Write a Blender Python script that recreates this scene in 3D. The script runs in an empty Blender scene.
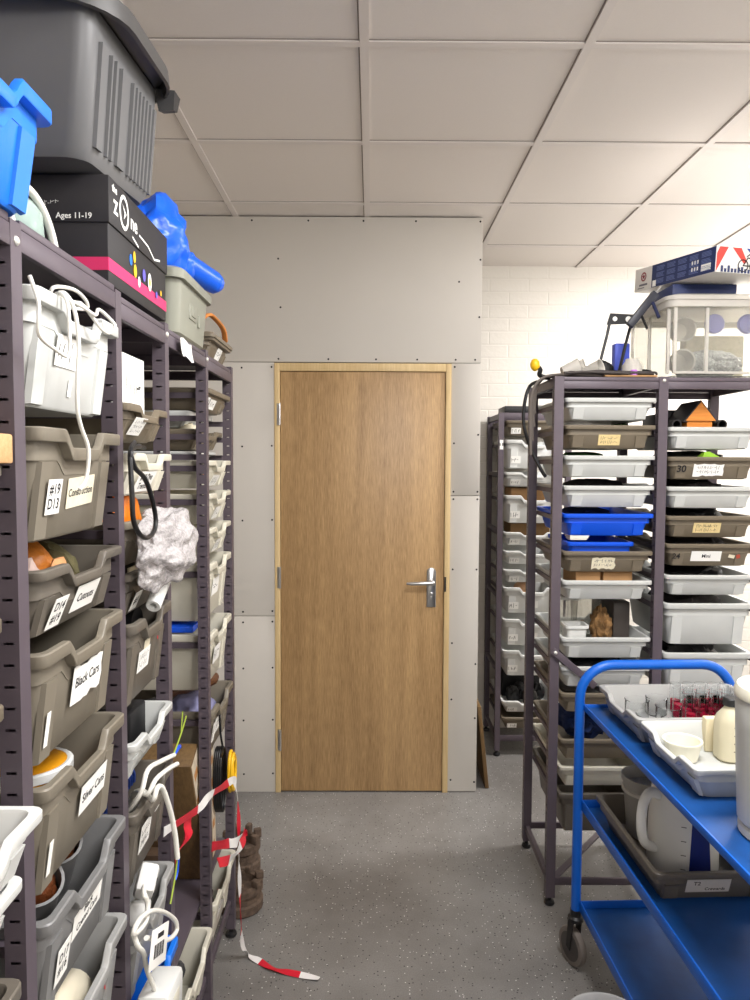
import bpy, bmesh, math, random
from mathutils import Vector, Matrix, Euler, noise

random.seed(7)
R = math.radians
S = bpy.context.scene
COL = S.collection

# ------------------------------------------------------------------ camera
cam_data = bpy.data.cameras.new('camera')
cam_data.sensor_fit = 'HORIZONTAL'
cam_data.sensor_width = 36.0
cam_data.lens = 721.84 / 750 * 36.0
cam_data.clip_start = 0.02
cam = bpy.data.objects.new('camera', cam_data)
COL.objects.link(cam)
cam.matrix_world = (Matrix.Translation((0, 0, 1.5748)) @ Matrix.Rotation(-0.0054, 4, 'Z')
                    @ Matrix.Rotation(math.pi / 2 - 0.0535, 4, 'X') @ Matrix.Rotation(-0.0043 * -1, 4, 'Z'))
S.camera = cam

# ------------------------------------------------------------------ world, lights, exposure
W = bpy.data.worlds.new('world')
S.world = W
W.use_nodes = True
W.node_tree.nodes['Background'].inputs[0].default_value = (1.0, 0.97, 0.93, 1)
W.node_tree.nodes['Background'].inputs[1].default_value = 0.05


def lamp(loc, power, color, radius=.22):  # bare point lights added for fill and ceiling bounce, without fittings
    d = bpy.data.lights.new('fill_lamp', 'POINT')
    d.shadow_soft_size = radius
    d.energy = power
    d.color = color
    o = bpy.data.objects.new('fill_lamp', d)
    COL.objects.link(o)
    o.location = loc
    return o


def panel(loc, sx, sy, power, color):
    d = bpy.data.lights.new('ceiling_panel', 'AREA')
    d.shape = 'RECTANGLE'
    d.size, d.size_y = sx, sy
    d.energy = power
    d.color = color
    o = bpy.data.objects.new('ceiling_panel', d)
    COL.objects.link(o)
    o.location = loc
    return o


WHITE = (1.0, 0.985, 0.98)
panel((1.85, 3.10, 2.67), 0.58, 0.58, 30, WHITE)
lamp((2.45, 3.25, 2.32), 26, WHITE)
panel((0.62, 1.10, 2.67), 0.58, 0.58, 26, WHITE)
lamp((0.95, -0.45, 2.40), 40, WHITE)
lamp((2.45, 1.30, 2.42), 12, WHITE)

S.view_settings.view_transform = 'Standard'
S.view_settings.look = 'None'
S.view_settings.gamma = 1.0
S.view_settings.use_curve_mapping = False
S.view_settings.exposure = 0.96


# ------------------------------------------------------------------ materials
def lin(c):
    c = c / 255.0
    return c / 12.92 if c <= 0.04045 else ((c + 0.055) / 1.055) ** 2.4


def rgb(r, g, b):
    return (lin(r), lin(g), lin(b), 1.0)


MATS = {}


def mat(name, c, rough=0.5, metal=0.0, var=0.06, scale=14.0, bump=0.0, trans=0.0, ior=1.45, alpha=1.0, spec=0.5, bscale=None):
    """plain surface with a little procedural unevenness"""
    if name in MATS:
        return MATS[name]
    m = bpy.data.materials.new(name)
    m.use_nodes = True
    nt = m.node_tree
    b = nt.nodes['Principled BSDF']
    b.inputs['Roughness'].default_value = rough
    b.inputs['Metallic'].default_value = metal
    b.inputs['IOR'].default_value = ior
    b.inputs['Transmission Weight'].default_value = trans
    b.inputs['Specular IOR Level'].default_value = spec
    b.inputs['Alpha'].default_value = alpha
    col = rgb(*c)
    tc = nt.nodes.new('ShaderNodeTexCoord')
    nz = nt.nodes.new('ShaderNodeTexNoise')
    nz.inputs['Scale'].default_value = scale
    nz.inputs['Detail'].default_value = 4
    nt.links.new(tc.outputs['Object'], nz.inputs['Vector'])
    mp = nt.nodes.new('ShaderNodeMapRange')
    mp.inputs[1].default_value = 0.3
    mp.inputs[2].default_value = 0.7
    mp.inputs[3].default_value = 1 - var
    mp.inputs[4].default_value = 1 + var
    nt.links.new(nz.outputs['Fac'], mp.inputs[0])
    vm = nt.nodes.new('ShaderNodeVectorMath')
    vm.operation = 'SCALE'
    vm.inputs[0].default_value = col[:3]
    nt.links.new(mp.outputs[0], vm.inputs['Scale'])
    nt.links.new(vm.outputs[0], b.inputs['Base Color'])
    if bump:
        n2 = nt.nodes.new('ShaderNodeTexNoise')
        n2.inputs['Scale'].default_value = bscale or 160
        nt.links.new(tc.outputs['Object'], n2.inputs['Vector'])
        bp = nt.nodes.new('ShaderNodeBump')
        bp.inputs['Strength'].default_value = bump
        bp.inputs['Distance'].default_value = 0.004
        nt.links.new(n2.outputs['Fac'], bp.inputs['Height'])
        nt.links.new(bp.outputs[0], b.inputs['Normal'])
    MATS[name] = m
    return m


def wood(name, dark, light, scale=1.0, axis='Z', rough=0.5):
    m = bpy.data.materials.new(name)
    m.use_nodes = True
    nt = m.node_tree
    b = nt.nodes['Principled BSDF']
    b.inputs['Roughness'].default_value = rough
    tc = nt.nodes.new('ShaderNodeTexCoord')
    mpg = nt.nodes.new('ShaderNodeMapping')
    s = {'Z': (1, 1, .06), 'X': (.06, 1, 1), 'Y': (1, .06, 1)}[axis]
    mpg.inputs['Scale'].default_value = tuple(v * 150 * scale for v in s)
    nt.links.new(tc.outputs['Object'], mpg.inputs[0])
    fine = nt.nodes.new('ShaderNodeTexNoise')
    fine.inputs['Scale'].default_value = 1.6
    fine.inputs['Detail'].default_value = 5
    fine.inputs['Roughness'].default_value = .65
    nt.links.new(mpg.outputs[0], fine.inputs['Vector'])
    m2 = nt.nodes.new('ShaderNodeMapping')
    m2.inputs['Scale'].default_value = tuple(v * 14 * scale for v in s)
    nt.links.new(tc.outputs['Object'], m2.inputs[0])
    big = nt.nodes.new('ShaderNodeTexNoise')
    big.inputs['Scale'].default_value = 1.0
    big.inputs['Detail'].default_value = 3
    big.inputs['Distortion'].default_value = .6
    nt.links.new(m2.outputs[0], big.inputs['Vector'])
    mx = nt.nodes.new('ShaderNodeMix')
    mx.inputs[0].default_value = .36
    nt.links.new(fine.outputs['Fac'], mx.inputs[2])
    nt.links.new(big.outputs['Fac'], mx.inputs[3])
    cr = nt.nodes.new('ShaderNodeValToRGB')
    cr.color_ramp.elements[0].position = .33
    cr.color_ramp.elements[0].color = rgb(*dark)
    cr.color_ramp.elements[1].position = .66
    cr.color_ramp.elements[1].color = rgb(*light)
    nt.links.new(mx.outputs[0], cr.inputs[0])
    nt.links.new(cr.outputs[0], b.inputs['Base Color'])
    return m


def floor_mat():
    m = bpy.data.materials.new('speckled_vinyl')
    m.use_nodes = True
    nt = m.node_tree
    b = nt.nodes['Principled BSDF']
    b.inputs['Roughness'].default_value = .42
    tc = nt.nodes.new('ShaderNodeTexCoord')
    base = nt.nodes.new('ShaderNodeTexNoise')
    base.inputs['Scale'].default_value = 2.2
    base.inputs['Detail'].default_value = 6
    base.inputs['Roughness'].default_value = .6
    nt.links.new(tc.outputs['Object'], base.inputs['Vector'])
    cr = nt.nodes.new('ShaderNodeValToRGB')
    cr.color_ramp.elements[0].position = .32
    cr.color_ramp.elements[0].color = rgb(106, 103, 100)
    cr.color_ramp.elements[1].position = .68
    cr.color_ramp.elements[1].color = rgb(132, 130, 127)
    nt.links.new(base.outputs['Fac'], cr.inputs[0])
    fine = nt.nodes.new('ShaderNodeTexNoise')
    fine.inputs['Scale'].default_value = 260
    nt.links.new(tc.outputs['Object'], fine.inputs['Vector'])
    mr = nt.nodes.new('ShaderNodeMapRange')
    mr.inputs[1].default_value = .3
    mr.inputs[2].default_value = .7
    mr.inputs[3].default_value = .86
    mr.inputs[4].default_value = 1.14
    nt.links.new(fine.outputs['Fac'], mr.inputs[0])
    sc = nt.nodes.new('ShaderNodeVectorMath')
    sc.operation = 'SCALE'
    nt.links.new(cr.outputs[0], sc.inputs[0])
    nt.links.new(mr.outputs[0], sc.inputs['Scale'])
    last = sc.outputs[0]
    for scale, thr, keep, colr in ((95, .18, .76, (214, 212, 208)), (84, .21, .66, (50, 47, 46))):
        v = nt.nodes.new('ShaderNodeTexVoronoi')
        v.inputs['Scale'].default_value = scale
        mpn = nt.nodes.new('ShaderNodeMapping')
        mpn.inputs['Location'].default_value = (scale * .137, scale * .31, 0.2)
        nt.links.new(tc.outputs['Object'], mpn.inputs[0])
        nt.links.new(mpn.outputs[0], v.inputs['Vector'])
        lt = nt.nodes.new('ShaderNodeMath')
        lt.operation = 'LESS_THAN'
        lt.inputs[1].default_value = thr
        nt.links.new(v.outputs['Distance'], lt.inputs[0])
        sp = nt.nodes.new('ShaderNodeSeparateColor')
        nt.links.new(v.outputs['Color'], sp.inputs[0])
        gt = nt.nodes.new('ShaderNodeMath')
        gt.operation = 'GREATER_THAN'
        gt.inputs[1].default_value = keep
        nt.links.new(sp.outputs[0], gt.inputs[0])
        mu = nt.nodes.new('ShaderNodeMath')
        mu.operation = 'MULTIPLY'
        nt.links.new(lt.outputs[0], mu.inputs[0])
        nt.links.new(gt.outputs[0], mu.inputs[1])
        mx = nt.nodes.new('ShaderNodeMix')
        mx.data_type = 'RGBA'
        nt.links.new(mu.outputs[0], mx.inputs[0])
        nt.links.new(last, mx.inputs[6])
        mx.inputs[7].default_value = rgb(*colr)
        last = mx.outputs[2]
    nt.links.new(last, b.inputs['Base Color'])
    return m


M_POST = mat('purple_grey_metal', (90, 81, 89), .45, .15, .05)
M_TAUPE = mat('taupe_plastic', (124, 117, 104), .42, 0, .04)
M_TAUPED = mat('dark_taupe_plastic', (104, 98, 89), .42, 0, .04)
M_BROWN = mat('brown_plastic', (116, 106, 90), .45, 0, .04)
M_GREYP = mat('mid_grey_plastic', (122, 122, 122), .4, 0, .04)
M_LGREY = mat('light_grey_plastic', (160, 160, 158), .4, 0, .04)
M_WHITEP = mat('pale_grey_plastic', (200, 202, 199), .4, 0, .03)
M_CREAMP = mat('cream_plastic', (212, 208, 192), .42, 0, .03)
M_WHITE = mat('white_plastic', (218, 219, 216), .35, 0, .02)
M_BLUET = mat('blue_plastic', (14, 84, 220), .4, 0, .03)
M_SKYB = mat('bright_blue_plastic', (22, 116, 228), .4, 0, .03)
M_PAPER = mat('white_paper', (240, 239, 234), .8, 0, .02)
M_YPAPER = mat('yellowed_paper', (222, 200, 145), .8, 0, .08, 60)
M_CPAPER = mat('cream_paper', (228, 220, 195), .8, 0, .08, 60)
M_INK = mat('black_ink', (28, 27, 30), .7, 0, 0)
M_RED = mat('red_dot', (225, 60, 70), .6, 0, 0)
M_BLACKP = mat('black_plastic', (26, 26, 28), .45, 0, .05)
M_DARKC = mat('dark_fabric', (48, 44, 44), .9, 0, .15, 40, .4)
M_CARD = mat('brown_cardboard', (168, 130, 88), .8, 0, .08, 30)
M_WOODB = wood('block_wood', (186, 140, 92), (216, 176, 128), .8, 'X')
M_STEEL = mat('brushed_steel', (200, 200, 200), .28, .95, .03)
M_BOLT = mat('zinc_bolt', (225, 223, 216), .35, .6, .02)
M_TROLLEY = mat('blue_paint', (12, 92, 192), .38, 0, .05, 9)
M_TROLLEYS = mat('worn_blue_sheet', (20, 74, 140), .38, 0, .22, 9)
M_RUBBER = mat('grey_rubber', (120, 112, 106), .7, 0, .08)
M_RUST = mat('rusty_iron', (98, 82, 70), .75, .3, .3, 50, .5)
M_COPPER = mat('dark_copper', (120, 66, 36), .4, .5, .35, 60, .6)
M_ORANGE = mat('orange_plastic_bag', (240, 130, 20), .4, 0, .15, 30, .3)
M_YELLOW = mat('yellow_plastic', (240, 190, 30), .4, 0, .05)
M_GREEN = mat('lime_green', (140, 190, 40), .5, 0, .15, 40)
M_DGREEN = mat('dark_green', (50, 90, 45), .7, 0, .25, 40)
M_BAG = mat('blue_polythene', (20, 95, 225), .32, 0, .10, 22, .25, bscale=40)
M_PINK = mat('pink_print', (214, 48, 104), .55, 0, .03)
M_BOXBLK = mat('black_card', (34, 32, 35), .5, 0, .05)
M_NAVY = mat('navy_print', (28, 44, 92), .45, 0, .05)
M_CHAR = mat('charcoal_plastic', (98, 98, 99), .45, 0, .04, 6)
M_CHARD = mat('dark_charcoal_plastic', (70, 69, 68), .4, 0, .05, 6)
M_GGREEN = mat('grey_green_plastic', (140, 141, 128), .42, 0, .04)
M_CWHITE = mat('white_cable', (232, 230, 222), .4, 0, .02)
M_CBLACK = mat('black_cable', (22, 22, 24), .4, 0, .02)
M_TRED = mat('tape_red', (205, 24, 48), .4, 0, .06)
M_TWHITE = mat('tape_white', (232, 230, 228), .4, 0, .04)
M_GLASS = mat('clear_glass', (252, 253, 253), .02, 0, 0, trans=1.0, ior=1.14)
M_REDLIQ = mat('red_liquid', (205, 10, 60), .15, 0, .02, trans=.25, ior=1.33)
M_CLEARP = mat('clear_plastic', (236, 236, 232), .10, 0, .03, trans=.90, ior=1.06)
M_FROST = mat('frosted_plastic', (226, 222, 214), .4, 0, .03, trans=.45, ior=1.2)
M_BUBBLE = mat('bubble_wrap', (216, 212, 212), .16, 0, .16, 150, 1.0, trans=.45, ior=1.2, bscale=150)
M_SKIN = mat('peach_rubber', (228, 180, 140), .6, 0, .05)
M_PALEGL = mat('pale_green_glass', (196, 216, 208), .1, 0, .02, trans=.5, ior=1.2)
M_LILAC = mat('lilac_cloth', (150, 150, 190), .8, 0, .1, 30, .2)
M_DWOOD = wood('dark_turned_wood', (70, 42, 24), (110, 70, 40), .6, 'Y')
M_BOARD = wood('brown_board', (88, 66, 38), (122, 94, 56), .5, 'Z', .6)
M_BIRD = wood('orange_wood', (206, 120, 40), (232, 152, 62), .6, 'X', .6)
M_OAK = wood('oak_veneer', (140, 108, 70), (200, 164, 116), 1.0, 'Z', .45)
M_PINE = wood('pale_pine', (204, 174, 122), (226, 200, 150), .5, 'Z', .55)
M_PLASTER = mat('plasterboard_paper', (203, 198, 190), .85, 0, .015, 3)
M_CEIL = mat('ceiling_tile', (226, 219, 213), .9, 0, .012, 300, .15, bscale=700)
M_TBAR = mat('white_tee_bar', (220, 213, 208), .5, 0, .01)
M_SEAM = mat('seam_filler', (150, 145, 136), .9, 0, .02)
M_SCREW = mat('screw_head', (44, 42, 42), .5, .4, 0)


# ------------------------------------------------------------------ mesh helpers
class MB:
    def __init__(self):
        self.bm = bmesh.new()
        self.mi = 0

    def _mark(self, faces):
        for f in faces:
            f.material_index = self.mi

    def box(self, x0, x1, y0, y1, z0, z1, bev=0.0, M=None):
        bm = self.bm
        n0 = len(bm.faces)
        r = bmesh.ops.create_cube(bm, size=1.0)
        vs = r['verts']
        for v in vs:
            v.co = Vector((x0 + (v.co.x + .5) * (x1 - x0), y0 + (v.co.y + .5) * (y1 - y0), z0 + (v.co.z + .5) * (z1 - z0)))
        if bev:
            es = list({e for v in vs for e in v.link_edges})
            rb = bmesh.ops.bevel(bm, geom=es, offset=bev, segments=2, affect='EDGES', profile=.5)
            vs = list({v for f in rb['faces'] for v in f.verts} | {v for v in vs if v.is_valid})
        if M is not None:
            for v in vs:
                v.co = M @ v.co
        bm.faces.ensure_lookup_table()
        self._mark(bm.faces[n0:])
        return self

    def face(self, pts):
        f = self.bm.faces.new([self.bm.verts.new(p) for p in pts])
        f.material_index = self.mi
        return self

    def loops(self, loops, cap0=True, cap1=True, close=False):
        bm = self.bm
        rows = [[bm.verts.new(p) for p in L] for L in loops]
        n = len(rows[0])
        pairs = list(zip(rows, rows[1:])) + ([(rows[-1], rows[0])] if close else [])
        for A, B in pairs:
            for i in range(n):
                j = (i + 1) % n
                f = bm.faces.new((A[i], A[j], B[j], B[i]))
                f.material_index = self.mi
        if not close:
            if cap0:
                f = bm.faces.new(rows[0][::-1]); f.material_index = self.mi
            if cap1:
                f = bm.faces.new(rows[-1]); f.material_index = self.mi
        return self

    def tube(self, pts, r, seg=8, cyclic=False, smooth=0, flat=1.0):
        pts = [Vector(p) for p in pts]
        if smooth:
            pts = spline(pts, smooth, cyclic)
        n = len(pts)
        rows = []
        up = Vector((0.31, 0.17, 0.93)).normalized()
        prev = None
        for i, p in enumerate(pts):
            if cyclic:
                t = pts[(i + 1) % n] - pts[i - 1]
            else:
                t = pts[min(i + 1, n - 1)] - pts[max(i - 1, 0)]
            if t.length < 1e-9:
                t = Vector((0, 0, 1))
            t.normalize()
            if prev is None:
                a = t.cross(up)
                if a.length < .05:
                    a = t.cross(Vector((1, 0, 0)))
            else:
                a = prev - t * prev.dot(t)
            a.normalize()
            prev = a
            b = t.cross(a)
            rr = r[i] if isinstance(r, (list, tuple)) and not smooth else (r if not isinstance(r, (list, tuple)) else r[0])
            rows.append([p + a * rr * math.cos(2 * math.pi * k / seg) + b * rr * flat * math.sin(2 * math.pi * k / seg) for k in range(seg)])
        self.loops(rows, close=cyclic)
        return self

    def lathe(self, prof, c=(0, 0, 0), seg=24, M=None, cap0=True, cap1=True, sy=1.0):
        rows = []
        c = Vector(c)
        for r, z in prof:
            row = []
            for k in range(seg):
                a = 2 * math.pi * k / seg
                p = Vector((r * math.cos(a), r * sy * math.sin(a), z))
                if M is not None:
                    p = M @ p
                row.append(p + c)
            rows.append(row)
        self.loops(rows, cap0, cap1)
        return self

    def blob(self, c, rx, ry, rz, amp=.15, freq=3.0, sub=3, seed=0.0, M=None, lim=None):
        bm = self.bm
        n0 = len(bm.faces)
        r = bmesh.ops.create_icosphere(bm, subdivisions=sub, radius=1.0)
        for v in r['verts']:
            d = v.co.normalized()
            k = 1 + amp * noise.noise(d * freq + Vector((seed, seed * 1.7, 3.1))) + amp * .5 * noise.noise(d * freq * 2.7 + Vector((seed, 9, seed)))
            p = Vector((d.x * rx * k, d.y * ry * k, d.z * rz * k))
            if M is not None:
                p = M @ p
            v.co = p + Vector(c)
            if lim:
                for a in range(3):
                    lo, hi = lim[a]
                    v.co[a] = min(max(v.co[a], lo), hi)
        bm.faces.ensure_lookup_table()
        self._mark(bm.faces[n0:])
        return self

    def mesh(self, name, mats, off=(0, 0, 0), angle=38):
        bm = self.bm
        bmesh.ops.recalc_face_normals(bm, faces=bm.faces)
        o = Vector(off)
        for v in bm.verts:
            v.co -= o
        lim = R(angle)
        for f in bm.faces:
            f.smooth = True
        for e in bm.edges:
            if len(e.link_faces) == 2 and e.calc_face_angle(0) > lim:
                e.smooth = False
        me = bpy.data.meshes.new(name)
        bm.to_mesh(me)
        bm.free()
        for m in (mats if isinstance(mats, (list, tuple)) else [mats]):
            me.materials.append(m)
        return me

    def build(self, name, mats, parent=None, local=False, angle=38):
        """world-space geometry -> one object; origin at the parent's origin, or at its own base"""
        if parent is not None:
            off = Vector((0, 0, 0)) if local else world_loc(parent)
        else:
            vs = [v.co for v in self.bm.verts]
            off = Vector((0, 0, 0)) if local else Vector(((min(v.x for v in vs) + max(v.x for v in vs)) / 2,
                                                          (min(v.y for v in vs) + max(v.y for v in vs)) / 2, min(v.z for v in vs)))
        me = self.mesh(name, mats, off, angle)
        o = bpy.data.objects.new(name, me)
        COL.objects.link(o)
        if parent is not None:
            o.parent = parent
        else:
            o.location = off
        return o


def world_loc(o):
    p = Vector((0, 0, 0))
    while o is not None:
        p += o.location
        o = o.parent
    return p


def spline(pts, k, cyclic=False):
    n = len(pts)
    out = []
    for i in range(n if cyclic else n - 1):
        g = (lambda j: pts[j % n]) if cyclic else (lambda j: pts[max(0, min(n - 1, j))])
        p0, p1, p2, p3 = g(i - 1), g(i), g(i + 1), g(i + 2)
        for s in range(k):
            t = s / k
            out.append(.5 * ((2 * p1) + (p2 - p0) * t + (2 * p0 - 5 * p1 + 4 * p2 - p3) * t * t + (3 * p1 - p0 - 3 * p2 + p3) * t ** 3))
    if not cyclic:
        out.append(pts[-1])
    return out


def tag(o, label, cat, group=None, kind=None):
    o['label'] = label
    o['category'] = cat
    if group:
        o['group'] = group
    if kind:
        o['kind'] = kind
    return o


def empty(name, loc, label=None, cat=None, group=None, rz=0.0):
    o = bpy.data.objects.new(name, None)
    COL.objects.link(o)
    o.location = loc
    o.rotation_euler = (0, 0, rz)
    o.empty_display_size = .05
    if label:
        tag(o, label, cat, group)
    return o


def struct(o):
    o['kind'] = 'structure'
    return o


def text_obj(body, size, material, parent, loc, rot=(0, 0, 0), name='lettering', align='CENTER', sx=1.0):
    cu = bpy.data.curves.new('text', 'FONT')
    cu.body = body
    cu.size = size
    cu.align_x = align
    cu.offset = size * .018
    cu.align_y = 'CENTER'
    tmp = bpy.data.objects.new('text_tmp', cu)
    COL.objects.link(tmp)
    dg = bpy.context.evaluated_depsgraph_get()
    me = bpy.data.meshes.new_from_object(tmp.evaluated_get(dg))
    bpy.data.objects.remove(tmp)
    me.materials.clear()
    me.materials.append(material)
    if sx != 1.0:
        for v in me.vertices:
            v.co.x *= sx
    o = bpy.data.objects.new(name, me)
    COL.objects.link(o)
    o.parent = parent
    o.location = loc
    o.rotation_euler = rot
    return o


def scribble(w, h, material, parent, loc, rows=1, seed=1, name='lettering'):
    """handwriting too small to read: short pen strokes"""
    rnd = random.Random(seed)
    mb = MB()
    rh = h / rows
    for r in range(rows):
        x = -w / 2
        yb = h / 2 - rh * (r + .5)
        while x < w / 2 - rh * .3:
            k = rnd.random()
            t = rh * .07
            hh = rh * (.25 + .2 * rnd.random())
            sl = (rnd.random() - .3) * rh * .3
            if k < .7:
                mb.face([(x, yb - hh, 0), (x + t, yb - hh, 0), (x + t + sl, yb + hh, 0), (x + sl, yb + hh, 0)])
            if k > .35:
                ww = rh * (.2 + .25 * rnd.random())
                y = yb + (rnd.random() - .5) * hh
                mb.face([(x, y - t / 2, 0), (x + ww, y - t / 2 + sl * .4, 0), (x + ww, y + t / 2 + sl * .4, 0), (x, y + t / 2, 0)])
            x += rh * (.25 + .3 * rnd.random())
    o = mb.build(name, material, parent, local=True)
    o.location = loc
    return o


# ------------------------------------------------------------------ the room
CEIL = 2.689
DY = 3.3632

o = struct(MB().box(-1.12, 3.0, -1.7, 4.3, -.05, 0).build('floor', floor_mat(), local=True))

mb = MB().box(-1.12, 3.0, -1.7, 4.3, CEIL + .006, CEIL + .06)
ceiling = struct(mb.build('ceiling', M_CEIL, local=True))
grid = MB()
gx = [-.023 + .602 * k for k in range(-1, 6)]
gy = [1.996 - .602 * k for k in range(0, 7)] + [1.996 + .602 * k for k in range(1, 4)]
for x in gx:
    grid.box(x - .0125, x + .0125, -1.7, 4.25, CEIL, CEIL + .0055)
for y in gy:
    prev = -1.1
    for x in gx + [3.0]:
        if x - .0125 > prev:
            grid.box(prev, x - .0125, y - .0125, y + .0125, CEIL + .0005, CEIL + .0055)
        prev = x + .0125
grid.build('ceiling_grid', M_TBAR, ceiling)
gap = MB()  # grey strips paint the shadow line along one side of each bar
for x in gx:
    gap.box(x - .0165, x - .0127, -1.7, 4.25, CEIL + .0045, CEIL + .0062)
for y in gy:
    gap.box(-1.1, 3.0, y - .0155, y - .0127, CEIL + .0047, CEIL + .0062)
gap.build('tile_shadow_line', mat('painted_tile_shadow', (146, 137, 130), .9, 0, 0), ceiling)

brick = bpy.data.materials.new('white_painted_brick')
brick.use_nodes = True
nt = brick.node_tree
b = nt.nodes['Principled BSDF']
b.inputs['Base Color'].default_value = rgb(218, 213, 204)
b.inputs['Roughness'].default_value = .6
tc = nt.nodes.new('ShaderNodeTexCoord')
mpn = nt.nodes.new('ShaderNodeMapping')
mpn.inputs['Rotation'].default_value = (R(90), 0, 0)
nt.links.new(tc.outputs['Object'], mpn.inputs[0])
bt = nt.nodes.new('ShaderNodeTexBrick')
bt.inputs['Scale'].default_value = 1.0
bt.inputs['Brick Width'].default_value = .225
bt.inputs['Row Height'].default_value = .075
bt.inputs['Mortar Size'].default_value = .006
bt.inputs['Mortar Smooth'].default_value = .8
nt.links.new(mpn.outputs[0], bt.inputs['Vector'])
nz = nt.nodes.new('ShaderNodeTexNoise')
nz.inputs['Scale'].default_value = 45
nt.links.new(tc.outputs['Object'], nz.inputs['Vector'])
ad = nt.nodes.new('ShaderNodeMath')
ad.operation = 'SUBTRACT'
nt.links.new(nz.outputs['Fac'], ad.inputs[0])
nt.links.new(bt.outputs['Fac'], ad.inputs[1])
bp = nt.nodes.new('ShaderNodeBump')
bp.inputs['Strength'].default_value = .35
bp.inputs['Distance'].default_value = .004
nt.links.new(ad.outputs[0], bp.inputs['Height'])
nt.links.new(bp.outputs[0], b.inputs['Normal'])

struct(MB().box(-1.12, 3.0, 4.20, 4.3, 0, CEIL + .006).build('wall_back', brick, local=True))
struct(MB().box(-1.22, -1.12, -1.7, 4.3, 0, CEIL + .006).build('wall_left', M_PLASTER, local=True))
struct(MB().box(3.0, 3.1, -1.7, 4.3, 0, CEIL + .006).build('wall_right', brick, local=True))
struct(MB().box(-1.12, 3.0, -1.8, -1.7, 0, CEIL + .006).build('wall_rear', M_PLASTER, local=True))

# plasterboard partition with the door in it
DL, DR, DT = -.421, .341, 1.987          # leaf
FL, FR, FT = -.449, .369, 2.026          # frame outside
wall = empty('wall_front', (-.3, DY + .05, 0))
struct(wall)
g = .0015
boards = [(-1.12, .506, FT + .004 + g, CEIL), (-1.12, FL - g, .846 + g, FT + .004 - g), (-1.12, FL - g, 0, .846 - g),
          (FR + g, .506, 1.416 + g, FT + .004 - g), (FR + g, .506, 0.004, 1.416 - g)]
for x0, x1, z0, z1 in boards:
    MB().box(x0, x1, DY, DY + .0125, z0, z1, .0006).build('plasterboard', M_PLASTER, wall)
core = MB().box(-1.12, FL, DY + .0125, DY + .10, 0, CEIL).box(FR, .503, DY + .0125, DY + .10, 0, CEIL).box(FL, FR, DY + .0125, DY + .10, FT, CEIL)
core.build('stud_core', M_SEAM, wall)
sx = []
for x in (-.55, -.292, -.04, .2, .495):
    sx.append((x, 2.672))
sx += [(-.43, 2.50), (-.42, 2.28), (.40, 2.40), (.497, 2.50), (.495, 2.24)]
for x in (-.43, -.2, .02, .21, .388, .478):
    sx.append((x, 2.045))
for z in (2.012, 1.66, 1.435, 1.40, 1.07, .72, .45, .06):
    sx.append((.384, z))
for z in (1.70, 1.435, 1.40, 1.07, .62, .36, .05):
    sx.append((.496, z))
for z in (2.008, 1.645, 1.30, .87, .82, .6, .35, .09):
    sx.append((-.462, z))
    sx.append((-.60, z - .004))
proto = MB().lathe([(.0046, .0), (.0046, .0010), (.002, .0006)], (0, 0, 0), 10, Matrix.Rotation(R(90), 4, 'X')).mesh('screw', M_SCREW)
for x, z in sx:
    s = bpy.data.objects.new('screw', proto)
    COL.objects.link(s)
    s.parent = wall
    s.location = Vector((x, DY, z)) - wall.location

door = empty('door_1', (-.04, DY, 0))
struct(door)
fr = MB()
fr.box(FL, DL - .003, DY - .006, DY + .10, 0, FT, .001)
fr.box(DR + .003, FR, DY - .006, DY + .10, 0, FT, .001)
fr.box(DL - .003, DR + .003, DY - .006, DY + .10, DT + .003, FT, .001)
fr.build('door_frame', M_PINE, door)
MB().box(DL, DR, DY, DY + .044, .006, DT, .001).build('door_leaf', M_OAK, door)
MB().box(DL - .003, DR + .003, DY + .045, DY + .06, 0, DT + .003).build('door_stop', M_PINE, door)
for z in (1.79, 1.03, .255):
    h = MB().tube([(DL - .004, DY - .010, z - .05), (DL - .004, DY - .010, z + .05)], .0055, 10)
    h.box(DL - .016, DL - .002, DY - .0085, DY - .0055, z - .05, z + .05)
    for dz in (-.018, .018):
        h.tube([(DL - .004, DY - .010, z + dz - .001), (DL - .004, DY - .010, z + dz + .001)], .0062, 10)
    h.build('hinge', M_STEEL, door)
# handle
hx = .284
pl = []
for k in range(13):
    a = math.pi * k / 12
    pl.append((hx + .0215 * math.cos(a), 1.057 + .0215 * math.sin(a)))
pl += [(hx - .0215, .893), (hx + .0215, .893)]
mbp = MB()
mbp.loops([[(x, DY - .0005, z) for x, z in pl], [(x, DY - .008, z) for x, z in pl], [(hx + (x - hx) * .86, DY - .010, 1.0 + (z - 1.0) * .97) for x, z in pl]])
plate = mbp.build('handle_plate', M_STEEL, door)
lv = MB()
lv.tube([(hx, DY - .009, 1.013), (hx, DY - .045, 1.013)], .0105, 14)
lv.tube([(hx + .004, DY - .050, 1.013), (hx - .02, DY - .053, 1.013), (hx - .06, DY - .053, 1.011), (hx - .10, DY - .052, 1.010), (hx - .118, DY - .050, 1.0105)],
        [.0115, .0105, .009, .0085, .006], 12)
lv.lathe([(.0118, 0), (.0118, .012), (.009, .015)], (hx, DY - .043, 1.013), 16, Matrix.Rotation(R(90), 4, 'X'))
lv.build('lever', M_STEEL, door)
kh = MB().lathe([(.0085, 0), (.0085, .004), (.007, .005)], (hx, DY - .010, .955), 14, Matrix.Rotation(R(90), 4, 'X'))
kh.box(hx - .0048, hx + .0048, DY - .0145, DY - .010, .925, .952, .001)
kh.build('keyhole_cylinder', M_STEEL, door)
MB().box(DR + .0032, DR + .012, DY - .0075, DY - .0055, .965, 1.035).build('strike_plate', M_SCREW, door)

# ------------------------------------------------------------------ trays
def lip_of(h):
    return min(.014, h * .35) if h < .1 else .019


TCACHE = {}


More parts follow.
